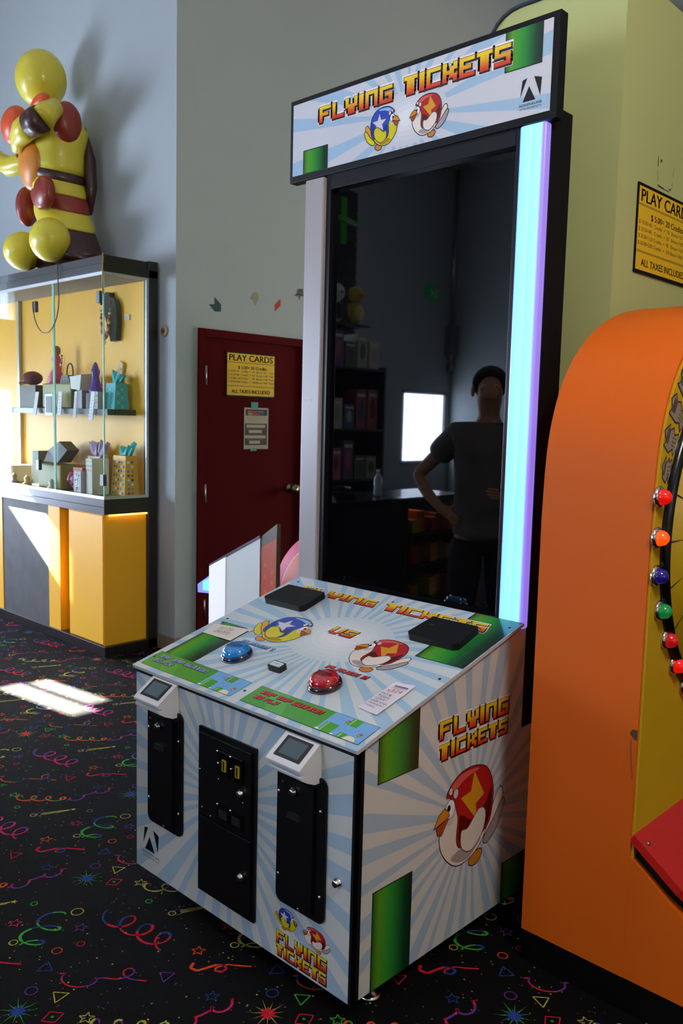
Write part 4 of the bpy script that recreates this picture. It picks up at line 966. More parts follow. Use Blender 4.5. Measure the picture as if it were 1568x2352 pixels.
# shelf goods
mb = M(); mb.box(-3.66, -3.605, 1.42, 1.50, SHZ, SHZ + .11, mat('photo_print_box', 'a8a4a0', .5))
cv = Canvas(mb, (0, 1.4198, 0), (1, 0, 0), (0, 0, 1), (0, -1, 0), PRM)
for k in range(16): cv.poly(ellipse(-3.6325 + rg.uniform(-.02, .02), SHZ + .01 + .006 * k, .006, .005, 7), rg.choice(('403c48', 'c85040', 'e8e4e0', '4878a0')))
tag(build(mb, 'toy_box'), 'small box with a busy printed front left of the teal bag', 'box')
mb = M(); mb.box(-3.75, -3.675, 1.42, 1.52, SHZ, SHZ + .10, mat('dark_plum_box', '2c1c30', .4)); tag(build(mb, 'dark_box'), 'dark plum box on the shelf beside the case corner', 'box')
mb = M(); mb.rev([(.04, 0), (.045, .02), (.03, .06), (.022, .11), (.03, .14), (.012, .19), (.004, .20)], (-3.715, 1.47, SHZ + .1005), mat('purple_wrap', '5c3c9c', .35, coat=.4), seg=9, smooth=False); tag(build(mb, 'wrapped_gift'), 'purple wrapped gift standing on the dark plum box', 'gift')
mb = M(); mb.rev([(.03, 0), (.035, .03), (.02, .09), (.03, .12), (.004, .17)], (-3.785, 1.555, SHZ), mat('pink_wrap', 'd04880', .35, coat=.4), seg=8, smooth=False); tag(build(mb, 'wrapped_gift'), 'pink wrapped gift behind the case\'s front glass corner', 'gift')
mb = M(); mb.prism([(-3.66, SHZ + .0), (-3.635, SHZ), (-3.565, SHZ + .29), (-3.60, SHZ + .315), (-3.625, SHZ + .28)], lambda u, v, w: (u, w, v), 1.578, 1.59, mat('cream_print_strip', 'e0c890', .5))
cv = Canvas(mb, (0, 1.578, 0), (1, 0, 0), (0, 0, 1), (0, -1, 0), PRM)
for k in range(12): cv.poly(ellipse(-3.645 + .0055 * k, SHZ + .03 + .021 * k, .008, .006, 8), ('c04040', 'e8e4e0', 'b0609c')[k % 3])
tag(build(mb, 'gift_bottle_bag'), 'narrow leaning cream patterned bag behind the teal gift bag', 'gift bag')
ol = mat('olive_plastic', '8a7e24', .35, coat=.3)
mb = M(); mb.box(-4.36, -3.965, 1.43, 1.58, SHZ, SHZ + .17, ol); ob_ = tag(build(mb, 'storage_bin', bevel=.01), 'wide olive storage bin on the middle shelf', 'bin')
mb = M(); mb.box(-4.24, -3.93, 1.33, 1.52, BZ, BZ + .165, ol); tag(build(mb, 'storage_bin', bevel=.01), 'olive storage bin on the bottom of the case', 'bin')
mb = M(); mb.add([(-3.94, 1.42, SHZ + .13), (-3.83, 1.42, SHZ + .12), (-3.81, 1.42, SHZ + .22), (-3.96, 1.42, SHZ + .21), (-3.94, 1.5, SHZ + .13), (-3.83, 1.5, SHZ + .12), (-3.81, 1.5, SHZ + .23), (-3.96, 1.5, SHZ + .22)], [(0, 1, 2, 3), (4, 7, 6, 5), (0, 4, 5, 1), (1, 5, 6, 2), (2, 6, 7, 3), (3, 7, 4, 0)], mat('white_carton', 'd0ccc0', .5))
mb.box(-3.89, -3.82, 1.43, 1.5, SHZ, SHZ + .12, mat('grey_stand', '8c8890', .4)); tag(build(mb, 'white_carton'), 'tilted white carton on a grey stand right of the olive bin', 'box')
rt = thing('handbag', (-4.10, 1.50, SHZ + .1715), 'dark handbag with a round hoop handle standing on the olive shelf bin', 'handbag')
hb = mat('dark_leather', '3c3438', .5)
mb = M(); mb.prism([(-4.17, SHZ + .1715), (-4.03, SHZ + .1715), (-4.06, SHZ + .225), (-4.14, SHZ + .225)], lambda u, v, w: (u, w, v), 1.46, 1.54, hb); build(mb, 'body', rt, bevel=.008)
mb = M(); mb.tube([(-4.10 + .042 * math.cos(q), 1.50, SHZ + .245 + .06 * math.sin(q)) for q in [PI * (1.15 - 1.3 * k / 14) for k in range(15)]], .005, hb, 8); build(mb, 'handle', rt)
rt = thing('doll', (-4.22, 1.48, SHZ + .1715), 'doll in a bright pink dress standing on the olive shelf bin', 'doll')
mb = M(); mb.rev([(.055, 0), (.05, .04), (.03, .09), (.02, .13), (.033, .16), (.022, .19)], (-4.25, 1.48, SHZ + .1715), mat('pink_dress', 'd84880', .5), seg=14); build(mb, 'dress', rt)
mb = M(); mb.ell((-4.25, 1.475, SHZ + .385), (.022, .022, .028), mat('doll_skin', 'c89878', .5), 12, 8); build(mb, 'head', rt)
mb = M(); mb.ell((-4.25, 1.485, SHZ + .395), (.03, .024, .034), mat('doll_hair', '8c6044', .6), 12, 8); build(mb, 'hair', rt)
rt = thing('maroon_cap', (-4.60, 1.47, SHZ + .16), 'maroon cap resting on a dark box on the shelf', 'cap')
mr = mat('maroon_felt', '6c1c2c', .8)
mb = M(); mb.ell((-4.60, 1.48, SHZ + .212), (.075, .07, .05), mr, 16, 10); build(mb, 'crown', rt)
mb = M(); mb.ell((-4.66, 1.46, SHZ + .178), (.09, .05, .008), mr, 16, 6); build(mb, 'brim', rt)
mb = M(); mb.box(-4.70, -4.46, 1.43, 1.56, SHZ, SHZ + .16, mat('brown_box', '4c4030', .5)); tag(build(mb, 'storage_box'), 'brown box under the maroon cap', 'box')
rt = thing('necklace_display', (-4.42, 1.585, 1.78), 'beaded necklace hung on the yellow back panel above the maroon cap', 'necklace')
mb = M()
for k in range(22):
    q = PI + PI * k / 21; mb.ell((-4.42 + .055 * math.cos(q), 1.583, 1.90 + .12 * math.sin(q) * (1 if k % 2 else .97)), (.008, .008, .008), mat(('bead_dark', 'bead_pink', 'bead_sand')[k % 3], ('3c2c34', 'b47870', 'c0a080')[k % 3], .3), 8, 6)
build(mb, 'beads', rt)
mb = M(); mb.rev([(.003, 0), (.003, .02)], (-4.42, 1.599, 1.955), chrome, ax=(0, -1, 0), seg=6); mb.tube([(-4.475, 1.583, 1.90), (-4.42, 1.583, 1.955), (-4.365, 1.583, 1.90)], .0015, blackm, 5); build(mb, 'cord', rt)
# black bust with beaded necklace
rt = thing('necklace_bust', (-3.68, 1.55, 1.95), 'black display bust with a red and cream bead necklace hung inside the case', 'necklace')
mb = M(); mb.prism([(-3.765, 2.275), (-3.735, 2.29), (-3.70, 2.285), (-3.69, 2.255), (-3.64, 2.235), (-3.615, 2.19), (-3.605, 2.09), (-3.62, 1.975), (-3.685, 1.97), (-3.71, 2.06), (-3.765, 2.16), (-3.78, 2.22)], lambda u, v, w: (u, w, v), 1.56, 1.598, mat('black_velvet', '101012', .95, sheen=.3)); build(mb, 'bust', rt, bevel=.006)
mb = M()
for k in range(34):
    t = k / 33; x = -3.775 + .045 * t * 2 if t < .5 else -3.73 + .075 * (t - .5) * 2; z = 2.215 - .22 * math.sin(PI * t) ** .7
    s = .009 + .006 * math.sin(PI * t); mb.ell((x, 1.548 - .004 * (k % 2), z), (s, s, s), mat(('bead_red', 'bead_cream', 'bead_gold')[k % 3], ('b83038', 'd8d0b0', 'a87830')[k % 3], .3), 8, 6)
mb.ell((-3.725, 1.545, 1.965), (.012, .006, .014), mat('bead_cream', 'd8d0b0', .3), 8, 6); build(mb, 'bead_necklace', rt)
mb = M(); mb.box(-3.565, -3.51, 1.592, 1.598, 2.10, 2.135, mat('tag_white', 'd4ccbc', .6)); cv = Canvas(mb, (0, 1.592, 0), (1, 0, 0), (0, 0, 1), (0, -1, 0), PRM)
for k in range(3): cv.poly(rect(-3.558, -3.52, 2.108 + .008 * k, 2.110 + .008 * k), '6c645c')
tag(build(mb, 'price_tag'), 'white price tag on the back panel right of the necklace bust', 'price tag')
# white price cards clipped along the shelf edge
for k, (x, w_, h_, dx, lb) in enumerate(((-4.345, .045, .16, -.02, 'curled white price card, leftmost on the case shelf edge'), (-4.02, .05, .155, 0, 'wide white price card hanging right of the framed dark card'), (-3.815, .034, .17, 0, 'narrow white price card at the middle of the shelf edge'), (-3.60, .048, .18, -.015, 'white price card on the shelf edge nearest the case corner'))):
    mb = M(); z1 = 1.640; mb.add([(x - w_ / 2 + dx, 1.372, z1 - h_), (x + w_ / 2 + dx, 1.372, z1 - h_), (x + w_ / 2, 1.385, z1), (x - w_ / 2, 1.385, z1), (x - w_ / 2 + dx, 1.376, z1 - h_), (x + w_ / 2 + dx, 1.376, z1 - h_), (x + w_ / 2, 1.389, z1), (x - w_ / 2, 1.389, z1)], [(0, 1, 2, 3), (4, 7, 6, 5), (0, 4, 5, 1), (1, 5, 6, 2), (2, 6, 7, 3), (3, 7, 4, 0)], mat('card_white', 'e4e0e4', .6))
    cv = Canvas(mb, (x - w_ / 2 + dx, 1.372, z1 - h_), (1, 0, 0), Vector((-dx, .013, h_)).normalized(), (0, -1, .08), PRM); cv.z = .0008
    for j in range(6): cv.poly(rect(.006, w_ - .008, .02 + .02 * j, .0225 + .02 * j), '8c84a0')
    tag(build(mb, 'price_card'), lb, 'price card', 'white price cards on the case shelf')
rt = thing('framed_card', (-4.17, 1.38, 1.48), 'dark card in a rounded white frame on the shelf edge', 'picture frame')
mb = M(); mb.box(-4.225, -4.115, 1.378, 1.390, 1.478, 1.628, mat('white_frame', 'f0ecec', .3, coat=.3)); fr_ = build(mb, 'frame', rt, bevel=.004)
mb = M(); mb.box(-4.205, -4.125, 1.3755, 1.378, 1.498, 1.61, mat('dark_card', '3c3640', .4)); build(mb, 'card', rt)
# bottom left goods
mb = M(); mb.box(-4.56, -4.47, 1.45, 1.56, BZ, BZ + .235, mat('teal_grey_box', '58645c', .5)); tag(build(mb, 'tall_box'), 'tall grey-green box in the bottom of the case', 'box')
mb = M(); mb.add([(-4.33, 1.42, BZ + .1705), (-4.10, 1.40, BZ + .1705), (-4.02, 1.43, BZ + .26), (-4.15, 1.44, BZ + .315), (-4.32, 1.45, BZ + .25), (-4.33, 1.50, BZ + .1705), (-4.10, 1.50, BZ + .1705), (-4.02, 1.52, BZ + .26), (-4.15, 1.53, BZ + .315), (-4.32, 1.53, BZ + .25)], [(0, 1, 2, 3, 4), (9, 8, 7, 6, 5), (0, 5, 6, 1), (1, 6, 7, 2), (2, 7, 8, 3), (3, 8, 9, 4), (4, 9, 5, 0)], mat('dark_grey_case', '4c484a', .5)); tag(build(mb, 'jewelry_box'), 'open dark grey jewelry box on the olive bottom bin', 'jewelry box')
rt = thing('doll_bag', (-3.80, 1.36, BZ), 'clear bag of pink toys at the bottom front of the case', 'toy')
mb = M(); rg = random.Random(9)
for k in range(12): mb.ell((-3.80 + rg.uniform(-.06, .06), 1.38 + rg.uniform(-.03, .03), BZ + .03 + rg.uniform(0, .09)), (rg.uniform(.018, .03),) * 3, mat(('toy_pink', 'toy_magenta', 'toy_grey')[k % 3], ('e04880', 'c02868', '8c8ca0')[k % 3], .4), 10, 8)
build(mb, 'toys', rt)
mb = M(); mb.box(-4.95, -4.72, 1.36, 1.52, BZ, BZ + .12, mat('pale_box', 'c8b898', .5)); tag(build(mb, 'storage_box'), 'pale box at the sunlit left bottom of the case', 'box')
for k, (x, y, c, lb) in enumerate(((-4.66, 1.36, 'a08070', 'brown trinket dish in the case bottom'), (-4.42, 1.34, 'c8a060', 'small gold trinket in the case bottom, left of the olive bin'), (-4.02, 1.315, 'e0d8c0', 'small pale figurine at the front of the case bottom'))):
    mb = M(); mb.rev([(.03, 0), (.034, .01), (.015, .025), (.022, .05), (.004, .07)], (x, y, BZ), mat('trinket_%d' % k, c, .3), seg=14); tag(build(mb, 'trinket'), lb, 'trinket', 'trinkets in the case bottom')

# ------------------------------------------------------------------ plain inflatable figure on top of the case
inf = thing('inflatable_figure', (-4.1, 1.42, 2.44), 'big plain yellow-green, orange and brown inflatable figure standing on the display case', 'inflatable')
iy = mat('yellow_green_nylon', 'd8c838', .38, coat=.2, bump=.35, bscale=9); io = mat('orange_nylon', 'dc5018', .38, coat=.2, bump=.35, bscale=9)
ib = mat('dark_brown_nylon', '3c1c18', .4, coat=.15, bump=.35, bscale=9); ir = mat('rust_nylon', '8c2c1c', .4, coat=.15, bump=.35, bscale=9); ilo = mat('light_orange_nylon', 'd4842c', .38, bump=.3, bscale=9)
def belly(z0, z1, fn, mt, seg=28, rows=10):
    """wrapped band of the body: fn(z) -> (cx, rx, ry)"""
    mb = M(); vs = []; fs = []
    for i in range(rows + 1):
        z = z0 + (z1 - z0) * i / rows; cx, rx, ry = fn(z); puff = 1 + .045 * math.sin(PI * i / rows)
        for k in range(seg):
            q = 2 * PI * k / seg; dz = -.05 * math.cos(q)
            vs.append((cx + rx * puff * math.cos(q), 1.43 + ry * puff * math.sin(q), z + dz + .05 * (1 if i == 0 and z0 < 2.5 else 0)))
    for i in range(rows):
        for k in range(seg): k2 = (k + 1) % seg; fs.append((i * seg + k, i * seg + k2, (i + 1) * seg + k2, (i + 1) * seg + k))
    fs.append(tuple(range(seg))[::-1]); fs.append(tuple(range(rows * seg, (rows + 1) * seg)))
    mb.add(vs, fs, mt, True); return mb
def prof_(z):
    T = [(2.44, -3.86, .16), (2.52, -3.90, .20), (2.6, -3.95, .205), (2.8, -4.05, .20), (3.0, -4.12, .20), (3.2, -4.16, .225), (3.35, -4.10, .21), (3.46, -4.12, .15), (3.54, -4.16, .09)]
    for a, b_ in zip(T, T[1:]):
        if z <= b_[0]: t = (z - a[0]) / (b_[0] - a[0]); return (a[1] + (b_[1] - a[1]) * t, a[2] + (b_[2] - a[2]) * t, (a[2] + (b_[2] - a[2]) * t) * .85)
    return T[-1][1:] + (T[-1][2] * .85,)
for z0, z1, mt in ((2.50, 2.70, ib), (2.70, 2.82, iy), (2.82, 2.93, ir), (2.93, 3.02, iy), (3.02, 3.08, ib), (3.08, 3.52, iy)): build(belly(z0, z1, prof_, mt), 'body_band', inf)
mb = M(); mb.ell((-3.90, 1.45, 2.495), (.21, .15, .055), ib, 24, 12); build(mb, 'base_pad', inf)
mb = M(); mb.ell((-4.30, 1.42, 3.70), (.165, .165, .185), iy, 28, 18, rot=Matrix.Rotation(.15, 3, 'Y')); build(mb, 'head', inf)
mb = M(); mb.ell((-4.16, 1.285, 3.12), (.13, .08, .19), ilo, 24, 14); build(mb, 'chest_pad', inf)
mb = M(); mb.ell((-3.93, 1.40, 3.34), (.075, .10, .13), ir, 20, 12); build(mb, 'shoulder', inf)
mb = M(); mb.tube([(-3.88, 1.30, 3.40), (-3.86, 1.22, 3.33), (-3.85, 1.19, 3.29)], [.055, .075, .08], iy, 18); mb.tube([(-3.93, 1.17, 3.28), (-4.05, 1.17, 3.26), (-4.15, 1.18, 3.22), (-4.19, 1.19, 3.16)], [.075, .075, .055, .03], iy, 18); ar = build(mb, 'arm', inf)
mb = M(); mb.tube([(-3.845, 1.19, 3.295), (-3.89, 1.175, 3.285), (-3.95, 1.17, 3.275)], [.081, .084, .08], ib, 18); build(mb, 'cuff', ar)
mb = M(); mb.tube([(-4.35, 1.46, 3.36), (-4.50, 1.42, 3.20), (-4.66, 1.36, 3.19), (-4.78, 1.33, 3.26)], [.07, .075, .07, .06], iy, 18); ar = build(mb, 'arm', inf)
mb = M(); mb.ell((-4.52, 1.42, 3.21), (.075, .08, .085), ir, 18, 12); build(mb, 'elbow_pad', ar)
mb = M(); mb.ell((-4.22, 1.20, 3.33), (.11, .085, .125), io, 24, 14, rot=Matrix.Rotation(.5, 3, 'Y')); build(mb, 'held_cushion', inf)
mb = M(); mb.ell((-4.02, 1.27, 3.44), (.10, .05, .05), io, 20, 12, rot=Matrix.Rotation(-.3, 3, 'Y')); build(mb, 'collar_pad', inf)
mb = M(); mb.ell((-3.92, 1.235, 2.87), (.105, .055, .11), ir, 20, 12, warp=lambda p: Vector((max(-.095, min(.095, p.x)), p.y, max(-.10, min(.10, p.z))))); build(mb, 'knee_pad', inf)
mb = M(); mb.ell((-4.36, 1.34, 2.87), (.055, .08, .13), ir, 20, 12); build(mb, 'knee_pad', inf)
mb = M(); mb.ell((-3.86, 1.24, 2.575), (.13, .125, .135), iy, 24, 14, rot=Matrix.Rotation(.2, 3, 'Y')); build(mb, 'foot', inf)
mb = M(); mb.ell((-4.24, 1.25, 2.55), (.12, .13, .125), iy, 24, 14, rot=Matrix.Rotation(.3, 3, 'Y')); build(mb, 'foot', inf)
mb = M(); mb.tube([(-4.2, 1.33, 2.50), (-4.05, 1.4, 2.52), (-3.92, 1.42, 2.53)], [.055, .06, .07], ib, 14); build(mb, 'foot_link', inf)
mb = M(); mb.tube([(-4.0, 1.56, 3.36), (-3.96, 1.58, 3.15), (-3.95, 1.58, 2.97), (-3.94, 1.57, 2.80)], [.015, .04, .042, .012], ib, 12); build(mb, 'back_strap', inf)

inf.location.z += .008
# ------------------------------------------------------------------ things behind the camera that show in the dark screen
dk1 = mat('dark_counter', '161618', .35, coat=.2); dk2 = mat('dark_slatwall', '121214', .6)
ct = thing('service_counter', (-3.0, -1.3, 0), 'dark service counter behind the photographer, reflected in the game screen', 'counter')
mb = M(); mb.box(-3.3, -2.72, -1.96, -.62, 0, .90, dk1); build(mb, 'body', ct); mb = M(); mb.box(-3.35, -2.68, -1.97, -.58, .90, .935, blackg); build(mb, 'worktop', ct, bevel=.003)
mb = M()
for k in range(5): mb.box(-2.95 + .004 * k, -2.74, -1.25 + .006 * k, -1.03, .9355 + .008 * k, .9425 + .008 * k, mat('printer_paper', 'd4d4d0', .7))
tag(build(mb, 'paper_pile'), 'pile of white papers on the dark service counter', 'papers')
rt = thing('desk_phone', (-2.95, -1.5, .936), 'low black device on the service counter beside the papers', 'phone')
mb = M(); mb.box(-3.05, -2.87, -1.60, -1.42, .936, .98, blackg); build(mb, 'base', rt, bevel=.01); mb = M(); mb.tube([(-2.96, -1.61, 1.0), (-2.96, -1.51, 1.01), (-2.96, -1.41, 1.0)], .018, blackg, 10); build(mb, 'handset', rt)
rt = thing('water_bottle', (-2.9, -1.86, .936), 'small clear plastic water bottle on the service counter', 'bottle')
cl = mat('clear_plastic', 'a8bcc8', .1, coat=.5)
mb = M(); mb.rev([(.03, 0), (.032, .01), (.032, .13), (.012, .17), (.012, .18)], (-2.9, -1.86, .936), cl); build(mb, 'body', rt); mb = M(); mb.rev([(.014, .0), (.014, .02)], (-2.9, -1.86, 1.116), mat('white_cap', 'e0e0e0', .4)); build(mb, 'cap', rt)
rt = thing('computer_monitor', (-3.1, -1.25, .936), 'black computer monitor on the service counter', 'monitor')
mb = M(); mb.box(-3.13, -3.10, -1.50, -1.02, 1.05, 1.36, blackg); build(mb, 'display', rt, bevel=.004); mb = M(); mb.box(-3.16, -3.13, -1.29, -1.23, .95, 1.2, blackg); mb.box(-3.22, -3.04, -1.36, -1.16, .936, .95, blackg); build(mb, 'stand', rt)
cc = thing('candy_case', (-3.0, -2.4, 0), 'low glass-fronted candy case with warm lit shelves beside the service counter', 'display case')
mb = M(); mb.box(-3.3, -2.72, -2.80, -2.76, 0, .93, dk1); mb.box(-3.3, -2.72, -2.01, -1.975, 0, .93, dk1); mb.box(-3.3, -3.26, -2.76, -2.01, 0, .93, dk1); mb.box(-3.26, -2.72, -2.76, -2.01, 0, .12, dk1); mb.box(-3.3, -2.72, -2.80, -1.975, .88, .93, dk1); build(mb, 'cabinet', cc)
for z in (.38, .62): mb = M(); mb.box(-3.26, -2.76, -2.76, -2.01, z, z + .015, mat('dark_shelf', '2c2420', .5)); build(mb, 'shelf', cc)
mb = M(); mb.box(-2.735, -2.73, -2.76, -2.01, .12, .88, g); build(mb, 'glass_pane', cc)
mb = M(); mb.box(-3.0, -2.98, -2.72, -2.05, .868, .879, mat('warm_case_light', 'ffd090', .4, emit='ffb060', es=14.)); build(mb, 'strip_light', cc)
rg = random.Random(12); names = ['red', 'orange', 'yellow', 'green', 'amber', 'brown']; cs_ = ['a02818', 'c86018', 'c8a030', '3c6c28', 'c88038', '6c3c20']; lev = {0: ('bottom', .121), 1: ('middle', .396), 2: ('top', .636)}
for lv in (0, 1, 2):
    for k in range(6):
        y = -2.73 + k * .118; c = (k + lv * 2) % 6; h = rg.uniform(.10, .17)
        mb = M(); mb.box(-2.95 - .1 * (k % 2), -2.80 - .05 * (k % 2), y, y + .095, lev[lv][1], lev[lv][1] + h, mat('candy_' + names[c], cs_[c], .45))
        tag(build(mb, 'candy_box', bevel=.004), '%s candy box on the %s shelf of the lit candy case' % (names[c], lev[lv][0]), 'candy box', 'boxes in the candy case')
sw = thing('slatwall_rack', (-4.5, -3.0, 0), 'very tall dark slatwall rack of prizes behind the service counter', 'rack')
mb = M(); mb.box(-4.58, -4.52, -3.28, -2.72, 0, 3.68, dk2)
for k in range(36): mb.box(-4.52, -4.512, -3.28, -2.72, .10 + k * .1, .18 + k * .1, dk2)
build(mb, 'panel', sw)
mb = M(); mb.box(-4.62, -4.20, -3.28, -2.72, 0, .06, dk2); build(mb, 'foot', sw)
mb = M(); mb.box(-4.512, -4.28, -3.25, -2.75, 2.38, 2.40, dk2); build(mb, 'shelf', sw)
bk = thing('bookcase', (-4.0, -2.6, 0), 'black open bookcase of boxed toys in front of the slatwall rack', 'bookcase')
mb = M(); mb.box(-4.18, -4.16, -3.02, -2.18, 0, 1.98, dk1)
for y in (-3.02, -2.20): mb.box(-4.16, -3.86, y, y + .02, 0, 1.98, dk1)
build(mb, 'carcass', bk)
for z in (.05, .5, .95, 1.4, 1.94): mb = M(); mb.box(-4.16, -3.86, -3.0, -2.20, z, z + .02, dk1); build(mb, 'shelf', bk)
tc_ = ['8c3848', '6c4878', 'a8a4a0', '3c5878', 'b06878', '506c50', 'c0b8b0']; tn = ['rose', 'violet', 'pale grey', 'blue', 'pink', 'green', 'cream']
for lv, z in enumerate((.52, .97, 1.42, 1.96)):
    for k in range(5):
        y = -2.98 + .155 * k; c = (k * 3 + lv * 2) % 7; h = rg.uniform(.2, .36)
        mb = M(); mb.box(-4.10, -3.92, y, y + .13, z + .0005, z + h, mat('boxed_toy_' + tn[c].replace(' ', '_'), tc_[c], .4))
        cv = Canvas(mb, (-3.92, y, z), (0, 1, 0), (0, 0, 1), (1, 0, 0), PRM); cv.poly(ellipse(.065, h * .5, .035, h * .25, 12), tc_[(c + 3) % 7]); cv.poly(rect(.015, .115, h * .82, h * .9), 'd8d4d0')
        tag(build(mb, 'toy_box'), '%s boxed toy on the %s of the black bookcase' % (tn[c], ('lowest filled shelf', 'second shelf', 'third shelf', 'top')[lv]), 'toy box', 'boxed toys on the bookcase')
def plush(y, c1, c2, lb, z=2.4005, x=-4.38):
    rt = thing('plush_toy', (x, y, z), lb, 'plush toy', 'plush birds on the slatwall'); a = mat('plush_' + c1, c1, .9, sheen=.3); b_ = mat('plush_' + c2, c2, .9)
    mb = M(); mb.ell((x, y, z + .11), (.08, .09, .11), a); build(mb, 'body', rt)
    mb = M(); mb.ell((x + .01, y, z + .28), (.08, .09, .085), a); mb.ell((x + .045, y - .035, z + .30), (.03, .03, .03), b_); mb.ell((x + .045, y + .035, z + .30), (.03, .03, .03), b_); h = build(mb, 'head', rt)
    mb = M(); mb.rev([(.018, 0), (.001, .04)], (x + .085, y, z + .275), mat('plush_beak', 'c08030', .7), ax=(1, 0, 0), seg=10); build(mb, 'beak', h)
    mb = M(); mb.ell((x + .055, y, z + .11), (.04, .06, .08), b_); build(mb, 'belly', rt)
    for s in (-1, 1): mb = M(); mb.ell((x, y + s * .085, z + .13), (.025, .025, .07), a); build(mb, 'wing', rt)
plush(-2.86, 'd8d8dc', '34343a', 'white and dark plush bird on the high slatwall shelf')
plush(-3.13, 'b8a440', 'd8cc80', 'yellow plush bird on the high slatwall shelf')
rt = thing('toy_plane', (-4.46, -3.0, 3.35), 'green and orange toy plane hanging high on the slatwall rack', 'toy')
gt = mat('toy_green', '3ca428', .4)
mb = M(); mb.tube([(-4.45, -3.22, 3.36), (-4.45, -3.0, 3.38), (-4.45, -2.80, 3.37)], [.02, .04, .025], gt, 10); build(mb, 'body', rt)
mb = M(); mb.box(-4.46, -4.44, -3.06, -2.98, 3.15, 3.58, gt); build(mb, 'wing', rt); mb = M(); mb.ell((-4.45, -2.79, 3.37), (.04, .03, .05), mat('toy_orange', 'd84818', .4), 12, 8); build(mb, 'nose', rt)
# corner conduit, exit sign
mb = M(); mb.tube([(XW + .06, YF + .08, 2.3), (XW + .06, YF + .08, CEIL - .02)], .025, steel, 10); mb.box(XW + .002, XW + .14, YF + .02, YF + .18, 2.55, 3.0, mat('grey_junction_box', '6c7074', .5)); mb.box(XW + .002, XW + .08, YF + .03, YF + .13, 1.2 + 1.1, 2.4, steel)
tag(build(mb, 'wall_conduit'), 'metal conduit and grey junction box in the far room corner', 'conduit')
mb = M(); mb.box(XW + .001, XW + .04, -7.76, -7.48, 3.36, 3.57, mat('exit_green', '0c5c34', .4, emit='10a050', es=.25)); cv = Canvas(mb, (XW + .04, -7.76, 3.36), (0, 1, 0), (0, 0, 1), (1, 0, 0), PRM)
cv.poly(ellipse(.17, .165, .016, .016, 12), 'd0e8d8'); cv.poly([(.12, .12), (.19, .15), (.20, .12), (.17, .10), (.19, .05), (.17, .04), (.14, .09), (.10, .06), (.09, .075), (.13, .105)], 'd0e8d8'); cv.poly(rect(.03, .07, .03, .18), 'd0e8d8')
tag(build(mb, 'exit_sign'), 'green running-man exit sign high on the far wall', 'exit sign')

# ------------------------------------------------------------------ person
def skin(name, nodes, edges, mt, parent, T, sub=2):
    me = bpy.data.meshes.new(name); vs = [T(n[:3]) for n in nodes]; o = Vector(vs[0])
    me.from_pydata([(Vector(v) - o)[:] for v in vs], edges, []); me.materials.append(mt)
    ob = bpy.data.objects.new(name, me); COL.objects.link(ob); place(ob, o, parent)
    sk = ob.modifiers.new('skin', 'SKIN'); sk.use_smooth_shade = True
    for i, n in enumerate(nodes): me.skin_vertices[0].data[i].radius = (n[3], n[4] if len(n) > 4 else n[3])
    me.skin_vertices[0].data[0].use_root = True
    sb = ob.modifiers.new('sub', 'SUBSURF'); sb.levels = sub; sb.render_levels = sub
    return ob
PX, PY = -1.33, -.97
fw = Vector((.56, .83, 0)).normalized(); rtv = Vector((fw.y, -fw.x, 0))
T = lambda p: Vector((PX, PY, 0)) + rtv * p[0] + fw * p[1] + Vector((0, 0, p[2]))
per = thing('person', (PX, PY, 0), 'dark-haired person in a grey T-shirt standing with one hand on the hip', 'person')
sk_ = mat('skin_tone', 'a87860', .5, bump=.05, bscale=80)
nodes = [(0, 0, .96, .115), (0, 0, 1.12, .10), (0, .01, 1.30, .115), (0, 0, 1.43, .09), (0, -.005, 1.50, .06), (0, .01, 1.555, .056), (0, .03, 1.62, .078), (0, .035, 1.69, .088), (0, .02, 1.755, .065),
         (-.165, 0, 1.43, .055), (-.27, -.03, 1.32, .045), (-.385, -.06, 1.20, .04), (-.31, .03, 1.10, .034), (-.235, .085, 1.03, .026), (-.19, .10, 1.01, .03),
         (.18, 0, 1.44, .06), (.25, .0, 1.30, .047), (.29, .03, 1.16, .04), (.22, .14, 1.13, .034), (.14, .23, 1.12, .025), (.09, .26, 1.13, .03),
         (-.095, 0, .86, .095), (-.11, .02, .50, .06), (-.12, -.02, .12, .042), (-.13, .02, .05, .04), (-.14, .15, .035, .035),
         (.095, 0, .86, .095), (.11, .02, .50, .06), (.12, -.02, .12, .042), (.13, .02, .05, .04), (.14, .15, .035, .035),
         (0, .128, 1.662, .013)]
edges = [(0, 1), (1, 2), (2, 3), (3, 4), (4, 5), (5, 6), (6, 7), (7, 8), (3, 9), (9, 10), (10, 11), (11, 12), (12, 13), (13, 14), (3, 15), (15, 16), (16, 17), (17, 18), (18, 19), (19, 20),
         (0, 21), (21, 22), (22, 23), (23, 24), (24, 25), (0, 26), (26, 27), (27, 28), (28, 29), (29, 30), (7, 31)]
def fingers(base, palm, d, side, up, thumb):
    """five short chains from a palm vertex"""
    d = Vector(d).normalized(); side = Vector(side); up = Vector(up); b0 = Vector(nodes[palm][:3])
    for k, L_ in enumerate((.060, .068, .064, .050)):
        o = side * (.022 - .0145 * k); p1 = b0 + o + d * .03; p2 = p1 + (d + up * .3).normalized() * L_ * .5; p3 = p2 + (d + up * 1.1).normalized() * L_ * .5
        i = len(nodes); nodes.extend([tuple(p1) + (.0095,), tuple(p2) + (.009,), tuple(p3) + (.007,)]); edges.extend([(palm, i), (i, i + 1), (i + 1, i + 2)])
    i = len(nodes); p1 = b0 + side * thumb * .03; p2 = p1 + (d * .6 + side * thumb).normalized() * .028; nodes.extend([tuple(p1) + (.011,), tuple(p2) + (.009,)]); edges.extend([(palm, i), (i, i + 1)])
fingers(None, 14, (.5, .45, -.6), (.1, -.5, .85), (.3, -.8, 0), 1)
fingers(None, 20, (-.75, .3, .1), (.0, .1, 1.), (.2, -.6, 0), 1)
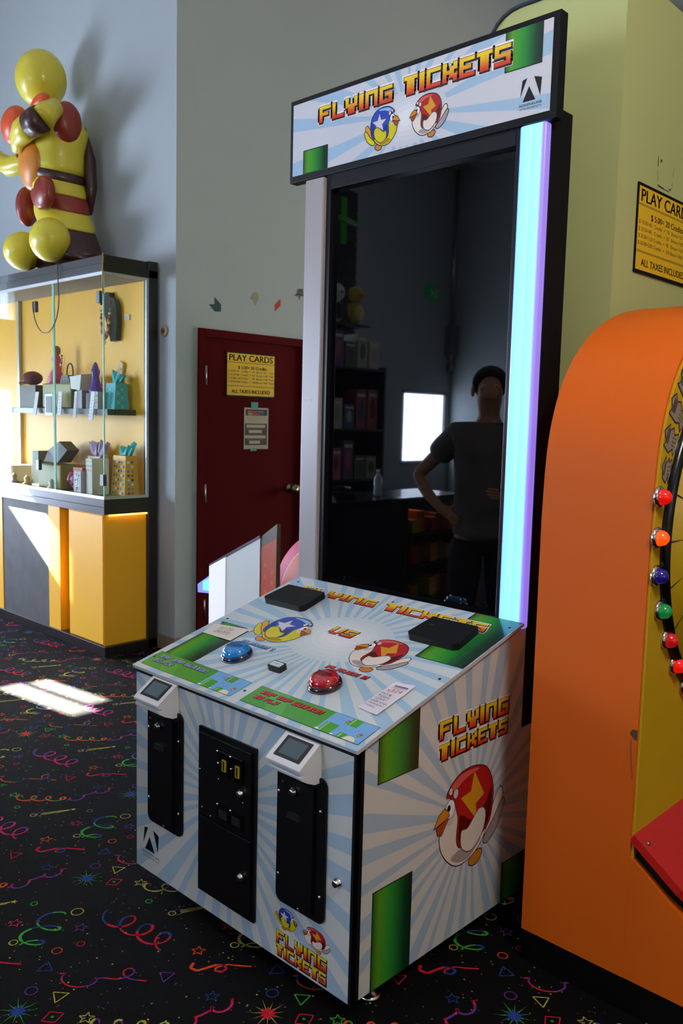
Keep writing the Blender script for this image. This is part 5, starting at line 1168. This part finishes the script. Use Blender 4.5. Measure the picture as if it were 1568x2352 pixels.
bd = skin('body', nodes, edges, sk_, per, T)
sh = mat('grey_tshirt', '5a5658', .9, noise=.1, nscale=20, bump=.3, bscale=14)
skin('t_shirt', [(0, 0, 1.14, .20, .16), (0, 0, .93, .20, .165), (0, .01, 1.32, .205, .165), (0, 0, 1.435, .165, .13), (0, 0, 1.50, .085, .08), (-.165, 0, 1.43, .09, .085), (-.29, -.035, 1.295, .085, .08), (.17, 0, 1.43, .09, .085), (.262, .0, 1.27, .085, .08), (0, 0, .84, .205, .17)],
     [(0, 1), (1, 9), (0, 2), (2, 3), (3, 4), (3, 5), (5, 6), (3, 7), (7, 8)], sh, per, T)
cv = None
tr_ = mat('dark_trousers', '0e1018', .85)
skin('trousers', [(0, 0, .91, .115, .10), (-.095, 0, .82, .115), (-.11, .02, .50, .085), (-.12, -.01, .12, .07), (.095, 0, .82, .115), (.11, .02, .50, .085), (.12, -.01, .12, .07)], [(0, 1), (1, 2), (2, 3), (0, 4), (4, 5), (5, 6)], tr_, per, T)
hr = mat('dark_hair', '1a1412', .7, bump=.5, bscale=90)
RM = Matrix((rtv, fw, Vector((0, 0, 1)))).transposed()
mb = M(); mb.ell(T((0, .0, 1.715)), (.098, .112, .095), hr, 24, 16, rot=RM, warp=lambda p: Vector((p.x, min(p.y, .0 + max(0, p.z + .02) * .95), max(p.z, -.075 if p.y < -.01 else -.02)))); build(mb, 'hair', per)
for s in (-1, 1):
    mb = M(); mb.ell(T((s * .033, .108, 1.695)), (.013, .010, .009), mat('eye_white', 'd8d4d0', .3), 10, 8, rot=RM); mb.ell(T((s * .033, .116, 1.695)), (.005, .004, .005), blackg, 8, 6, rot=RM); build(mb, 'eye', per)
    mb = M(); mb.ell(T((s * .135, .06, .05)), (.05, .135, .045), blackm, 18, 12, rot=RM, warp=lambda p: Vector((p.x, p.y, max(p.z, -.05)))); mb.ell(T((s * .135, .06, .02)), (.054, .14, .02), mat('shoe_sole', '3c3c3c', .7), 18, 8, rot=RM); build(mb, 'shoe', per)
for s_ in (-1, 1): mb = M(); mb.ell(T((s_ * .092, .02, 1.672)), (.012, .022, .032), sk_, 12, 8, rot=RM); build(mb, 'ear', per)
mb = M(); mb.ell(T((0, .117, 1.630)), (.024, .008, .006), mat('lips', '8c5448', .5), 12, 8, rot=RM); build(mb, 'mouth', per)

# ------------------------------------------------------------------ light
warm = mat('warm_tube_light', 'fff0d8', .4, emit='ffe2b8', es=3.0)
spots = [(-5., -.4), (-5., -3.6), (-1.5, -4.2), (1.8, -4.2), (1.8, -.6), (-1.2, -.2), (3.6, 2.6), (-1.6, 4.2)]
place_ = ['nearest the display case', 'above the bookcase', 'behind the service counter side', 'in the back right of the room', 'above the wheel machine', 'above the arcade game', 'over the right side aisle', 'in the passage behind the arcade game']
first = None
for k, (x, y) in enumerate(spots):
    rt = thing('ceiling_light', (x, y, CEIL - .08), 'long white ceiling light ' + place_[k], 'ceiling light', 'ceiling lights')
    mb = M(); mb.box(x - .62, x + .62, y - .11, y + .11, CEIL - .06, CEIL - .001, mat('lamp_housing', 'd8d8d4', .5)); build(mb, 'housing', rt)
    mb = M(); mb.box(x - .60, x + .60, y - .09, y + .09, CEIL - .08, CEIL - .0605, warm); build(mb, 'diffuser', rt)
rt = thing('fill_globe_lamp', (1.9, -.6, 3.3), 'added unseen globe light hanging from the ceiling near the wheel machine', 'lamp')  # invented globe, added to light the yellow-green wall and right side
mb = M(); mb.tube([(1.9, -.6, 3.70), (1.9, -.6, CEIL - .001)], .008, blackm, 6); build(mb, 'cord', rt)
mb = M(); mb.rev([(.03, .42), (.07, .41), (.09, .36), (.10, .32)], (1.9, -.6, 3.3), blackm, seg=28); build(mb, 'cap', rt)
mb = M(); mb.ell((1.9, -.6, 3.40), (.24, .24, .24), mat('fill_light_globe', 'fff0d8', .4, emit='f8f0e8', es=44.), 28, 16); build(mb, 'globe', rt)
wd = bpy.data.worlds.new('sky'); SC.world = wd; wd.use_nodes = True
bgn = wd.node_tree.nodes['Background']; bgn.inputs[0].default_value = (.55, .72, 1., 1); bgn.inputs[1].default_value = 4.
sun = bpy.data.lights.new('sun', 'SUN'); sun.energy = 200.; sun.angle = .009; sun.color = (1., .93, .82)
so = bpy.data.objects.new('sun', sun); COL.objects.link(so); so.rotation_euler = Vector((1, .12, -.62)).to_track_quat('-Z', 'Y').to_euler(); so.location = (-9, 0, 4)
SC.view_settings.view_transform = 'Standard'; SC.view_settings.look = 'None'; SC.view_settings.gamma = 1; SC.view_settings.exposure = 0.8
SC.cycles.use_denoising = True; SC.cycles.max_bounces = 8; SC.cycles.transparent_max_bounces = 16; SC.cycles.sample_clamp_indirect = 6
